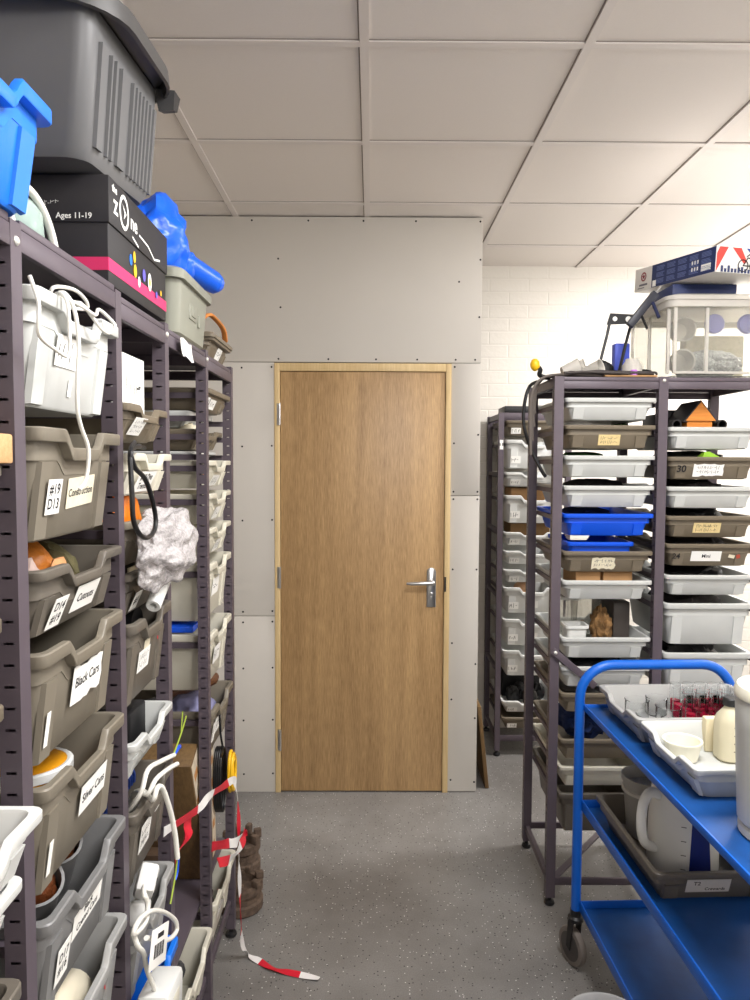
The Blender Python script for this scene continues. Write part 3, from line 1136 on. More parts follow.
for y, w in ((1.215, .030), (1.262, .010), (1.283, .012), (1.312, .040), (1.372, .012), (1.392, .012), (1.412, .012), (1.432, .012), (1.452, .012), (1.474, .012), (1.496, .016)):
    lo = [(X1 - .026, y, binz + .028), (X1 - .0165, y + .002, binz + .026), (X1 - .0165, y + w - .002, binz + .026), (X1 - .026, y + w, binz + .028)]
    hi = [(X1 - .010, y, binz + H - .042), (X1 + .0025, y + .002, binz + H - .042), (X1 + .0025, y + w - .002, binz + H - .042), (X1 - .010, y + w, binz + H - .042)]
    fl.loops([lo, hi])
fl.build('fluting', M_CHAR, bn)
ld = MB()
ld.loops([rrect(X0 - .040, X1 + .036, Y0 - .040, Y1 + .030, .125, binz + H - .012, 8), rrect(X0 - .046, X1 + .042, Y0 - .046, Y1 + .036, .13, binz + H - .010, 8),
          rrect(X0 - .042, X1 + .040, Y0 - .042, Y1 + .032, .128, binz + H + .020, 8), rrect(X0 - .015, X1 + .014, Y0 - .015, Y1 + .01, .11, binz + H + .040, 8),
          rrect(X0 + .03, X1 - .03, Y0 + .03, Y1 - .03, .05, binz + H + .036, 8)], cap0=False)
ld.loops([rrect(X0 - .040, X1 + .036, Y0 - .040, Y1 + .030, .125, binz + H - .012, 8), rrect(X0 - .036, X1 + .032, Y0 - .036, Y1 + .026, .122, binz + H + .012, 8),
          rrect(X0 + .0, X1 - .0, Y0 + .0, Y1 - .0, .04, binz + H + .004, 8)], cap0=False, cap1=False)
lidb = ld.build('bin_lid', M_CHARD, bn)
MB().loops([[(X1 + .002, Y1 - .02, binz + H - .035), (X1 + .030, Y1 - .01, binz + H - .030), (X1 + .030, Y1 + .020, binz + H - .024), (X1 + .002, Y1 + .02, binz + H - .026)],
            [(X1 - .002, Y1 - .03, binz + H + .004), (X1 + .036, Y1 - .02, binz + H + .004), (X1 + .036, Y1 + .024, binz + H + .004), (X1 - .002, Y1 + .024, binz + H + .004)]]).build('clip_handle', M_BLACKP, bn)

bn.rotation_euler = (R(5.5), 0, 0)

# grey-green lidded box
gb = empty('storage_box', (-.62, 1.81, 1.8665), 'grey-green lidded plastic box on the left rack with a blue bag on it', 'box')
z0 = 1.8665
mb = MB().loops([rrect(-.80, -.452, 1.685, 1.945, .025, z0), rrect(-.81, -.446, 1.678, 1.955, .03, z0 + .006), rrect(-.82, -.438, 1.665, 1.968, .03, z0 + .128)])
mb.build('box_body', M_GGREEN, gb)
MB().loops([rrect(-.83, -.429, 1.655, 1.980, .03, z0 + .124), rrect(-.83, -.428, 1.654, 1.981, .03, z0 + .144), rrect(-.82, -.436, 1.663, 1.972, .03, z0 + .150)]).build('box_lid', M_GGREEN, gb)
MB().box(-.4455, -.4400, 1.77, 1.84, z0 + .052, z0 + .092, .002).box(-.443, -.4375, 1.785, 1.825, z0 + .060, z0 + .084, .002).box(-.443, -.4385, 1.855, 1.87, z0 + .045, z0 + .075, .002).build('embossed_emblem', M_GGREEN, gb)

mb = MB()
mb.blob((-.515, 1.755, z0 + .232), .075, .080, .095, .22, 2.6, 4, 2.0, None, ((-.62, -.43), (1.66, 1.86), (z0 + .151, 9)))
mb.blob((-.500, 1.86, z0 + .195), .055, .10, .048, .2, 3.0, 4, 5.0, Matrix.Rotation(R(-12), 3, 'X'), ((-.62, -.43), (1.70, 1.975), (z0 + .151, 9)))
mb.tube([(-.49, 1.80, z0 + .21), (-.465, 1.86, z0 + .200), (-.440, 1.92, z0 + .190), (-.425, 1.955, z0 + .184)], .030, 12, smooth=3)
mb.blob((-.424, 1.958, z0 + .183), .030, .030, .028, .1, 3, 3, 3)
thing(mb, 'plastic_bag', M_BAG, 'crumpled bright blue polythene bag lying on the grey-green box', 'bag', angle=60)

t = Tray((-.446 - .19, 2.185, 1.8665), R(90), .27, .38, .062, M_BROWN, 'brown lidded tray on top of the left rack nearest the door wall', None, False)
mb = MB().loops([rrect(-.142, .142, -.194, .194, .012, .056), rrect(-.142, .142, -.194, .194, .012, .066), rrect(-.138, .138, -.19, .19, .012, .070)])
mb.build('tray_lid', M_BROWN, t.o, local=True)
t.paper(.02, .028, .06, .034, None, rows=1, seed=91)
thing(MB().tube([(-.50, 2.06, 1.945), (-.47, 2.09, 1.990), (-.46, 2.16, 1.990), (-.455, 2.24, 1.975), (-.46, 2.29, 1.948)], .0085, 8, smooth=4, flat=.6), 'strap', mat('orange_strap', (206, 130, 62), .7),
      'orange-brown strap looped on the brown lidded tray', 'strap')

tg = MB()
rows = []
for k in range(7):
    u = k / 6
    rows.append([(-.4335 + .006 * u * u, 1.655 + .10 * v, 1.853 - .042 * u + .004 * math.sin(v * 6)) for v in (0, .25, .5, .75, 1)])
bmv = [[tg.bm.verts.new(p) for p in r] for r in rows]
for A, B in zip(bmv, bmv[1:]):
    for i in range(4):
        tg.bm.faces.new((A[i], A[i + 1], B[i + 1], B[i]))
thing(tg, 'paper_tag', M_PAPER, 'small white paper tag stuck to the top rail under the grey-green box', 'tag')

thing(MB().tube([(-.48, .985, 1.884), (-.482, .975, 1.92), (-.48, 1.000, 1.947), (-.48, 1.035, 1.952), (-.48, 1.072, 1.940), (-.48, 1.098, 1.918), (-.48, 1.112, 1.896), (-.48, 1.116, 1.884)], .0058, 10, smooth=4),
      'cable', M_CWHITE, 'thick white cable arching between the blue tray and black kit box', 'cable')
thing(MB().lathe([(.02, 0), (.05, .004), (.058, .02), (.056, .05), (.045, .066), (.043, .066), (.053, .05), (.054, .02), (.046, .008)], (-.530, 1.05, TZ), 28), 'glass_dish', M_PALEGL,
      'pale green glass dish behind the white cable arch on the left rack', 'dish')

# ------------------------------------------------------------------ contents of the left rack
mb = MB()
mb.tube([(-.425, .912, 1.803), (-.413, .908, 1.77), (-.412, .905, 1.75), (-.415, .913, 1.73), (-.413, .952, 1.719), (-.413, .995, 1.717), (-.414, 1.001, 1.756), (-.418, 1.006, 1.790), (-.43, 1.01, 1.805), (-.445, 1.02, 1.795)], .0026, 8, smooth=4)
mb.tube([(-.45, 1.03, 1.80), (-.43, 1.022, 1.808), (-.414, 1.019, 1.784), (-.409, 1.02, 1.739), (-.409, 1.013, 1.69), (-.410, 1.014, 1.648), (-.410, 1.026, 1.621), (-.406, 1.041, 1.590), (-.409, 1.039, 1.55), (-.413, 1.024, 1.533)], .0030, 8, smooth=4)
mb.tube([(-.44, 1.012, 1.812), (-.435, 1.069, 1.823), (-.437, 1.117, 1.819), (-.44, 1.132, 1.809), (-.44, 1.085, 1.799), (-.45, 1.035, 1.797)], .0028, 8, cyclic=True, smooth=4)
mb.tube([(-.44, 1.02, 1.806), (-.42, 1.06, 1.797), (-.415, 1.098, 1.792), (-.43, 1.155, 1.812), (-.413, 1.176, 1.792), (-.412, 1.153, 1.776), (-.412, 1.116, 1.774), (-.43, 1.08, 1.806), (-.46, 1.09, 1.80)], .0028, 8, smooth=4)
thing(mb, 'cable', M_CWHITE, 'tangle of thin white cable hanging over the topmost white deep tray', 'cable', angle=60)

thing(MB().blob((-.540, 1.105, 1.400), .052, .042, .058, .12, 2, 3, 1, None, ((-.62, -.487), (1.065, 1.150), (1.3345, 1.456))), 'wooden_lump', wood('amber_wood', (150, 84, 24), (190, 116, 40), .6, 'X', .4), 'amber brown wooden lump in the tray above Black Cars', 'wood')
thing(MB().blob((-.492, 1.035, 1.385), .016, .025, .048, .2, 3, 3, 7, None, ((-.51, -.476), (1.00, 1.062), (1.3345, 1.435))), 'stone', mat('pinkish_stone', (170, 148, 140), .7), 'pinkish grey stone at the left of the tray above Black Cars', 'stone')
thing(MB().blob((-.560, 1.190, 1.390), .080, .032, .056, .2, 5, 3, 9, None, ((-.66, -.478), (1.153, 1.220), (1.3345, 1.448))), 'pouch', mat('olive_leather', (92, 86, 56), .8, 0, .3, 40, .5), 'olive patterned pouch at the back of the tray above Black Cars', 'pouch')
thing(MB().blob((-.479, 1.100, 1.385), .010, .030, .045, .2, 3, 3, 12, None, ((-.4845, -.472), (1.064, 1.14), (1.350, 1.425))), 'wooden_offcut', mat('tan_offcut', (196, 140, 92), .7), 'small tan offcut beside the stone in the tray above Black Cars', 'wood')

kd = empty('round_lid', (-.545, 1.120, .972), 'orange-yellow round tin with white rim inside the Silver Cans tray', 'tin')
MB().lathe([(.060, 0), (.064, .004), (.064, .118), (.060, .121), (.0, .122)], (-.545, 1.130, .972), 26, cap1=False).build('tin_body', mat('amber_tin', (220, 150, 24), .4, .1), kd)
MB().loops([[(-.545 + r_ * math.cos(2 * math.pi * k / 26), 1.130 + r_ * math.sin(2 * math.pi * k / 26), z) for k in range(26)] for r_, z in ((.0635, 1.078), (.067, 1.080), (.067, 1.092), (.0625, 1.0945), (.0575, 1.0935), (.0575, 1.088))], cap0=False, cap1=False).build('rim', M_WHITE, kd)

for i, (x, y, z, lab) in enumerate([(-.525, 1.085, .890, 'tin can of copper scraps at the front of the mid grey tray'), (-.535, 1.180, .900, 'tin can of copper scraps at the back right of the mid grey tray')]):
    Mr = Matrix.Rotation(R(24), 3, 'X') @ Matrix.Rotation(R(20), 3, 'Y')
    can = empty('tin_can', (x, y, z - .07), lab, 'can', 'copper scrap cans')
    MB().lathe([(.037, -.05), (.039, -.048), (.039, .05), (.0415, .052), (.0415, .055), (.037, .055), (.036, .03)], (x, y, z), 22, Mr.to_4x4(), cap1=False).build('can_body', M_GREYP, can)
    MB().blob(Vector((x, y, z)) + Mr @ Vector((0, 0, .025)), .034, .034, .044, .2, 6, 3, i, Mr).build('copper_scraps', M_COPPER, can)
bt = empty('bottle', (-.52, 1.06, .62), 'cream necked bottle with dark cap lying in the light grey tray', 'bottle')
Mr = Matrix.Rotation(R(70), 4, 'X')
MB().lathe([(.04, -.08), (.042, -.07), (.042, .02), (.03, .05), (.02, .06)], (-.505, 1.10, .700), 20, Mr).build('bottle_body', mat('cream_bottle', (216, 208, 186), .4), bt)
MB().lathe([(.028, .05), (.030, .052), (.030, .10), (.026, .104)], (-.505, 1.10, .700), 20, Mr).build('cap', mat('dark_brown_cap', (52, 42, 34), .5), bt)
thing(MB().box(-.52, -.436, .80, .884, 1.5702, 1.606, .003), 'wooden_block', M_WOODB, 'pale wooden block standing in a taupe tray at the left photo edge', 'block')

cb = MB().box(-.515, -.476, 1.37, 1.525, 1.6165, 1.782, .002, Matrix.Identity(4)).build('card_box', M_PAPER)
tag(cb, 'white card box with scribbled writing standing above the cream shallow tray', 'box')
sc = scribble(.11, .05, mat('grey_ink', (120, 116, 112), .8), cb, (0, 0, 0), 1, 31)
sc.location = (.0195, .02, .11)
sc.rotation_euler = (R(90), 0, R(90))

bl = [(-.425, 1.30, 1.596), (-.415, 1.25, 1.590), (-.412, 1.262, 1.562), (-.409, 1.305, 1.543), (-.408, 1.338, 1.511), (-.409, 1.366, 1.475), (-.408, 1.364, 1.451), (-.406, 1.333, 1.437), (-.405, 1.292, 1.436),
      (-.405, 1.255, 1.449), (-.407, 1.235, 1.473), (-.408, 1.233, 1.511), (-.411, 1.238, 1.550), (-.418, 1.26, 1.592), (-.45, 1.33, 1.600), (-.47, 1.42, 1.601), (-.47, 1.52, 1.597)]
bl = [(x * .93, y * .93, 1.5748 + (z - 1.5748) * .93) for x, y, z in bl[1:14]]
bl = [(-.44, 1.335, 1.602), (-.415, 1.27, 1.606)] + bl + [(-.415, 1.30, 1.600), (-.45, 1.38, 1.602), (-.46, 1.47, 1.600)]
thing(MB().tube(bl, .0042, 8, smooth=4), 'cable', M_CBLACK, 'black cable hanging in a long loop in front of the cream tray', 'cable', angle=60)

thing(MB().blob((-.520, 1.450, 1.455), .048, .085, .085, .3, 2.5, 4, 4, None, ((-.60, -.4795), (1.345, 1.528), (1.378, 1.5045))), 'plastic_bag', M_ORANGE, 'orange plastic bag on the bubble wrap behind the black cable loop', 'bag', angle=60)

bw = MB()
r = bmesh.ops.create_icosphere(bw.bm, subdivisions=6, radius=1.0)
for v in r['verts']:
    d = v.co.normalized()
    k = 1 + .30 * noise.noise(d * 2.1 + Vector((4.2, 1, 7))) + .09 * noise.noise(d * 5 + Vector((1, 5, 2))) + .05 * abs(noise.noise(d * 13))
    p = Vector((d.x * .054 * k, d.y * .140 * k, d.z * .070 * k))
    u = max(-1, min(1, d.y))
    p.z += .010 * u - .03 * max(0, u) ** 2 * (1 if d.z < 0 else .3) + .035 * max(0, u) ** 3
    if d.y > .75:
        p.y += (d.y - .75) * .10
    p += Vector((-.418, 1.435, 1.402))
    if p.z < 1.470:
        p.x = max(p.x, -.4265 + .002 * noise.noise(d * 9))
    elif p.x < -.43:
        p.x = max(p.x, -.474)
        p.y = min(max(p.y, 1.325), 1.555)
        p.z = min(p.z, 1.503)
    p.y = max(p.y, 1.307) if p.x < -.44 else p.y
    v.co = p
thing(bw, 'bubble_wrap', M_BUBBLE, 'crumpled bubble wrap bulging out of the left rack into the aisle', 'bubble wrap', angle=80)

thing(MB().lathe([(.013, -.05), (.0145, -.048), (.0145, .048), (.013, .05), (.007, .049), (.006, .03)], (-.418, 1.420, 1.318), 16, Matrix.Rotation(R(118), 4, 'X')), 'paper_roll', M_WHITE,
      'small white paper roll poking out under the bubble wrap', 'roll')
thing(MB().box(-.475, -.470, 1.40, 1.46, 1.281, 1.365, .001), 'card', mat('cream_card', (224, 214, 178), .8), 'cream card standing beside the white paper roll', 'card')
bt = empty('tube', (-.52, 1.40, 1.2), 'fat black tube with grey band lying in the tray below the bubble wrap', 'tube')
MB().tube([(-.482, 1.478, 1.240), (-.66, 1.492, 1.240)], .031, 20).build('tube_body', M_BLACKP, bt)
MB().tube([(-.500, 1.4794, 1.240), (-.512, 1.4804, 1.240)], .0320, 20).build('band', M_TAUPED, bt)
thing(MB().box(-.60, -.480, 1.425, 1.522, .9735, 1.066, .006), 'battery_pack', M_BLACKP, 'black block standing in the white shallow tray above the cable ends', 'block')

# cut cables
cc = MB().tube([(-.50, 1.39, .85), (-.455, 1.335, .915), (-.428, 1.322, .955), (-.424, 1.35, .985), (-.420, 1.42, .972), (-.415, 1.50, .952)], .0048, 8, smooth=4)
c1 = cc.build('cable', M_CWHITE, angle=60)
tag(c1, 'upper white cable end pointing right with blue and green wires', 'cable', 'cut white cables')
MB().tube([(-.415, 1.497, .953), (-.418, 1.55, .950), (-.430, 1.60, .928)], .0042, 7, smooth=3).build('blue_wire', M_BLUET, c1)
MB().tube([(-.415, 1.497, .955), (-.416, 1.56, .975), (-.425, 1.64, .985)], .0018, 6, smooth=3).tube([(-.416, 1.56, .974), (-.416, 1.575, 1.02)], .0014, 6).build('green_wire', mat('earth_wire', (150, 170, 60), .5), c1)
cc = MB().tube([(-.50, 1.43, .85), (-.455, 1.37, .932), (-.420, 1.335, .945), (-.412, 1.36, .962), (-.408, 1.43, .952), (-.406, 1.49, .937)], .0048, 8, smooth=4)
tag(cc.build('cable', M_CWHITE, angle=60), 'lower of the two parallel white cables poking out to the right', 'cable', 'cut white cables')
cc = MB().tube([(-.50, 1.47, .84), (-.452, 1.40, .918), (-.414, 1.335, .936), (-.403, 1.318, .945), (-.400, 1.330, .960), (-.397, 1.350, .950), (-.394, 1.368, .920), (-.391, 1.390, .875), (-.388, 1.405, .825), (-.386, 1.411, .777)], .0052, 8, smooth=4)
c1 = cc.build('cable', M_CWHITE, angle=60)
tag(c1, 'white cable arching out of its tray and drooping into the aisle', 'cable', 'cut white cables')
MB().tube([(-.386, 1.411, .777), (-.389, 1.400, .740), (-.391, 1.375, .705)], .0018, 6, smooth=3).build('green_wire', MATS['earth_wire'], c1)
MB().tube([(-.384, 1.411, .777), (-.386, 1.412, .75), (-.388, 1.402, .738)], .0020, 6, smooth=3).build('blue_wire', M_BLUET, c1)
bwire = MB()
rnd = random.Random(4)
for k in range(7):
    y = 1.31 + .015 * k
    bwire.tube([(-.540, y + .06, .85), (-.520 + .01 * rnd.random(), y + .07, .915), (-.500, y + .09, .925 - .02 * rnd.random()), (-.505, y + .11, .89)], .004, 6, smooth=3)
thing(bwire, 'wire_bundle', mat('navy_wire', (40, 70, 150), .5), 'bundle of short blue wires in the cut cable tray', 'wires', angle=60)

# plugs and cord
pg = empty('plug', (-.435, 1.345, .70), 'white three pin plug lying on the light grey tray of cords', 'plug')
Mp = Matrix.Translation((-.425, 1.335, .775)) @ Matrix.Rotation(R(35), 4, 'X') @ Matrix.Rotation(R(20), 4, 'Y')
MB().box(-.018, .018, -.027, .027, -.024, .024, .008, Mp).build('plug_body', M_WHITE, pg)
MB().box(.0175, .0190, -.020, -.008, -.004, .003, 0, Mp).box(.0175, .019, .006, .018, -.003, .004, 0, Mp).box(.0175, .019, -.006, .002, .010, .018, 0, Mp).build('pin_slot', M_INK, pg)
Mp2 = Matrix.Translation((-.435, 1.325, .722)) @ Matrix.Rotation(R(-20), 4, 'X')
pg2 = empty('plug', (-.435, 1.325, .68), 'second white plug just below the first, half inside the grey tray', 'plug')
MB().box(-.016, .016, -.024, .024, -.022, .022, .008, Mp2).build('plug_body', M_WHITE, pg2)
MB().box(.0155, .0170, -.016, -.006, -.004, .003, 0, Mp2).box(.0155, .017, .005, .015, -.003, .004, 0, Mp2).build('pin_slot', M_INK, pg2)
cd = MB()
cd.tube([(-.424, 1.325, .775), (-.405, 1.258, .800), (-.400, 1.262, .778), (-.398, 1.249, .757), (-.398, 1.215, .761), (-.398, 1.179, .777), (-.395, 1.201, .787), (-.395, 1.267, .760), (-.395, 1.346, .707), (-.395, 1.420, .643), (-.395, 1.433, .613),
         (-.395, 1.389, .626), (-.395, 1.336, .657), (-.393, 1.287, .694), (-.393, 1.23, .735)], .0046, 8, smooth=4)
cd.tube([(-.41, 1.215, .755), (-.402, 1.212, .733), (-.400, 1.237, .702), (-.400, 1.252, .664), (-.398, 1.272, .625), (-.396, 1.285, .600)], .0046, 8, smooth=4)
thing(cd, 'cord', M_CWHITE, 'looped white power cord hanging in front of the lower trays', 'cord', angle=60)
tgo = MB().box(-.0012, .0012, -.055, .055, -.032, .032, .002, Matrix.Translation((-.384, 1.275, .690)) @ Matrix.Rotation(R(-25), 4, 'X')).build('price_tag', M_PAPER)
tag(tgo, 'white printed tag hanging on the white power cord', 'tag')
bc = MB()
for k in range(11):
    bc.box(.0014, .0018, -.035 + .006 * k, -.035 + .006 * k + (.002 if k % 3 else .0038), -.016, .006)
bc.box(.0014, .0018, -.02, .02, .014, .022)
q = bc.build('barcode', M_INK, tgo, local=True)
q.rotation_euler = (R(-25), 0, 0)
q.location = (0, 0, .690 - world_loc(tgo).z)
sk = empty('socket_block', (-.395, 1.315, .52), 'white socket block on the blue tray at the bottom of the left rack', 'socket')
Mp = Matrix.Translation((-.395, 1.315, .556)) @ Matrix.Rotation(R(-8), 4, 'X')
MB().box(-.03, .03, -.055, .055, -.036, .036, .010, Mp).build('socket_body', M_WHITE, sk)
MB().box(.0295, .031, -.02, .02, -.02, .015, .0005, Mp).build('socket_face', M_CREAMP, sk)

# bottom trays and lower shelf
for i, (x, y, z, rx, lab) in enumerate([(-.52, 1.70, .205, .05, 'dark lump at the near side of the left bottom cream tray'), (-.56, 1.82, .21, .055, 'dark lump at the far side of the left bottom cream tray'), (-.50, 1.78, .25, .04, 'dark lump on top of the two others in the bottom cream tray')]):
    thing(MB().blob((x, y, z), rx, rx, rx * .9, .3, 3, 3, 3 + i, None, ((-.66, -.478), (1.665, 1.89), ((.1405 if i < 2 else .2465), (.2455 if i < 2 else .32)))), 'rubber_boot_sole', mat('dark_rubber', (62, 62, 64), .55, 0, .2, 30, .3), lab, 'rubber', 'dark lumps in the bottom cream tray')
thing(MB().lathe([(.05, 0), (.055, .01), (.055, .05), (.04, .055), (.04, .09), (.02, .094)], (-.545, 2.09, .1535), 18), 'casting', M_RUST, 'rusty round casting in the bottom tray nearest the door', 'casting')
thing(MB().blob((-.55, 2.205, .205), .055, .05, .05, .3, 3, 3, 8, None, ((-.63, -.48), (2.155, 2.252), (.1535, .27))), 'casting', M_RUST, 'shapeless dark casting in the bottom tray nearest the door', 'casting')


def leaning(name, m, label, cat, base, size, lean, extra=None):
    """a board-like box standing on the lower shelf, leaning back along y"""
    M = Matrix.Translation(base) @ Matrix.Rotation(R(lean), 4, 'X')
    root = empty(name, base, label, cat)
    sx, sy, sz = size
    MB().box(-sx, 0, -sy / 2, sy / 2, 0, sz, .002, M).build('box_body', m, root)
    if extra:
        extra(root, M, size)
    return root


def mapside(root, M, size):
    sx, sy, sz = size
    mb = MB()
    mb.box(.0004, .0012, -sy * .42, sy * .42, .01, sz - .01, 0, M)
    mb.build('printed_edge', mat('map_print', (214, 200, 176), .7, 0, .22, 26), root)
    pb = MB()
    for k in range(5):
        z = .03 + k * sz / 5.2
        pb.box(.0013, .0016, -sy * (.4 - .1 * (k % 3)), sy * (.1 + .1 * (k % 2)), z, z + .025, 0, M)
    pb.build('map_patches', mat('map_patch', (196, 140, 84), .7, 0, .1), root)


leaning('wooden_case', M_BOARD, 'brown wooden case with printed edge leaning behind the barrier tape', 'case', (-.480, 2.105, .3600), (.30, .085, .45), 23, mapside)
leaning('wooden_case', M_BOARD, 'second printed-edge case leaning nearer the door, under the yellow cable', 'case', (-.484, 2.190, .3455), (.28, .055, .36), 5, mapside)
thing(MB().box(-.80, -.50, 1.70, 1.74, .3425, .62, .002, None), 'dark_panel', mat('dark_brown_panel', (70, 52, 36), .7), 'dark brown panel standing deep in the rack behind the drooping white cable', 'panel')
yc = MB()
for k in range(5):
    yc.tube([Vector((-.440 + .008 * (k % 2), 2.235 + .034 * math.cos(a), .590 + .010 * (k - 2) * .6 + (.045 + .003 * k) * math.sin(a))) for a in [2 * math.pi * j / 20 for j in range(20)]], .0052, 6, cyclic=True)
thing(yc, 'cable_coil', M_YELLOW, 'coil of yellow cable hanging by the end post of the left rack', 'cable', angle=60)
bk = MB()
for k in range(4):
    bk.tube([Vector((-.458 - .006 * k, 2.200 + .045 * math.cos(a), .585 + .100 * math.sin(a))) for a in [2 * math.pi * j / 22 for j in range(22)]], .0045, 6, cyclic=True)
bk.tube([(-.424, 2.0, .86), (-.424, 2.01, .80), (-.426, 2.05, .74), (-.45, 2.14, .68)], .003, 6, smooth=4)
thing(bk, 'cable_coil', M_CBLACK, 'coil of black cable behind the yellow coil', 'cable', angle=60)

lc = MB().blob((-.545, 2.165, .800), .070, .105, .080, .25, 2.4, 4, 6, None, ((-.70, -.480), (2.035, 2.255), (.7245, .868)))
thing(lc, 'cloth', M_LILAC, 'lilac grey cloth bunched in the taupe tray by the door wall', 'cloth', angle=80)
th = empty('hand_tool', (-.5, 2.0, .80), 'dark turned wooden handled tool lying on the lilac cloth', 'tool')
d0, d1 = Vector((-.60, 2.06, .864)), Vector((-.488, 2.215, .872))
Q = (d1 - d0).to_track_quat('Z', 'Y').to_matrix().to_4x4()
MB().lathe([(.010, 0), (.014, .02), (.012, .05), (.018, .08), (.016, .11), (.020, .13), (.024, .16), (.022, .19), (.010, .205)], d0 + Vector((0, 0, .03)), 16, Q).build('handle', M_DWOOD, th)
MB().tube([d0 + Vector((0, 0, .03)) - (d1 - d0) * .35, d0 + Vector((0, 0, .03))], .006, 8).build('shank', M_SCREW, th)
thing(MB().box(-.74, -.50, 2.012, 2.19, 1.0895, 1.108, .003), 'folder', M_BLUET, 'blue flat folder lying across a cream tray seen behind a slotted post', 'folder')
for i, (y, z, tl, lab) in enumerate([(2.055, 1.637, 10, 'left of two curled paper sheets in the upper door wall column'), (2.105, 1.632, -14, 'right of two curled paper sheets in the upper door wall column')]):
    thing(MB().lathe([(.016, -.028), (.020, -.03), (.020, .03), (.018, .031), (.0165, .028)], (-.525, y, z + .012), 16, Matrix.Rotation(R(tl), 4, 'X')), 'paper_curl', M_CPAPER, lab, 'paper')

# barrier tape: red and white bands along one ribbon
def ribbon(pts, w, band, nrm=Vector((1, 0, 0)), k=6, phase=0.0, twist=0.0):
    P = spline([Vector(p) for p in pts], k)
    mb = MB()
    acc = phase
    prev = None
    for i, p in enumerate(P):
        t = (P[min(i + 1, len(P) - 1)] - P[max(0, i - 1)]).normalized()
        n = (nrm[i * len(nrm) // len(P)] if isinstance(nrm, list) else nrm)
        s = t.cross(n)
        if s.length < .05:
            s = t.cross(Vector((0, 1, .2)))
        s.normalize()
        s = Matrix.Rotation(twist * math.sin(i * .5), 3, t) @ s
        nn = t.cross(s).normalized() * .0005
        ring = [p + s * w / 2 + nn, p - s * w / 2 + nn, p - s * w / 2 - nn, p + s * w / 2 - nn]
        vs = [mb.bm.verts.new(q) for q in ring]
        if prev:
            acc += (p - P[i - 1]).length
            m = int(acc / band) % 2
            for a in range(4):
                f = mb.bm.faces.new((prev[a], prev[(a + 1) % 4], vs[(a + 1) % 4], vs[a]))
                f.material_index = m
        prev = vs
    return mb


tp = ribbon([(-.43, 1.47, .80), (-.415, 1.70, .735), (-.41, 1.80, .72), (-.405, 1.94, .68), (-.40, 2.06, .645), (-.398, 2.085, .625), (-.394, 2.10, .568), (-.392, 2.108, .472), (-.392, 2.10, .392), (-.392, 2.116, .30), (-.394, 2.14, .174),
             (-.398, 2.185, .067), (-.385, 2.21, .012), (-.35, 2.192, .006), (-.301, 2.156, .006), (-.243, 2.137, .006), (-.152, 2.112, .006)], .020, .155,
            [Vector((1, 0, 0))] * 12 + [Vector((0, 0, 1))] * 5, 6, .06, .35)
rb2 = ribbon([(-.415, 1.85, .560), (-.395, 1.95, .515), (-.386, 2.04, .470), (-.380, 2.12, .455), (-.377, 2.14, .446), (-.381, 2.08, .440), (-.390, 1.98, .455), (-.405, 1.88, .500)], .026, .13, Vector((1, 0, 0)), 6, .13, .5)
me2 = rb2.mesh('tmp', [M_TWHITE, M_TRED])
tp.bm.from_mesh(me2)
bpy.data.meshes.remove(me2)
thing(tp, 'barrier_tape', [M_TWHITE, M_TRED], 'red and white barrier tape hanging from the left rack onto the floor', 'tape')
thing(ribbon([(-.432, 1.56, .69), (-.428, 1.62, .700), (-.427, 1.66, .712), (-.430, 1.70, .718)], .035, .5, Vector((1, 0, 0)), 5, .5, .5), 'tape_end', [M_TWHITE, M_TRED], 'torn red tape end in front of the leaning wooden case', 'tape')

# castings on the floor
for i, (x, y, r_, h_, lab) in enumerate([(-.455, 2.475, .078, .115, 'rusty round notched casting on the floor beside the left rack, nearer one'), (-.490, 2.700, .070, .155, 'rusty notched casting on the floor behind the nearer one')]):
    c = empty('iron_casting', (x, y, 0), lab, 'casting', 'iron castings on the floor')
    MB().lathe([(r_ * .92, .001), (r_, .008), (r_, h_ * .30), (r_ * .9, h_ * .34), (r_ * .9, h_ * .55), (r_, h_ * .6), (r_, h_ * .78), (r_ * .72, h_ * .8), (r_ * .70, h_ * .55), (.02, h_ * .5)], (x, y, 0), 26).build('drum', M_RUST, c)
    for k in range(7):
        a = 2 * math.pi * k / 7 + .4
        MB().box(-.014, .014, -.010, .010, 0, h_ * .22, .003, Matrix.Translation((x + r_ * .86 * math.cos(a), y + r_ * .86 * math.sin(a), h_ * .78)) @ Matrix.Rotation(a, 4, 'Z')).build('lug', M_RUST, c)

# board leaning on the end of the partition
Mb = Matrix.Translation((.556, 3.40, .001)) @ Matrix.Rotation(R(-6.0), 4, 'Y')
lb = MB().box(0, .018, 0, .55, 0, .40, .002, Mb).build('board', M_BOARD)
tag(lb, 'brown board leaning against the end of the partition by the far rack', 'board')

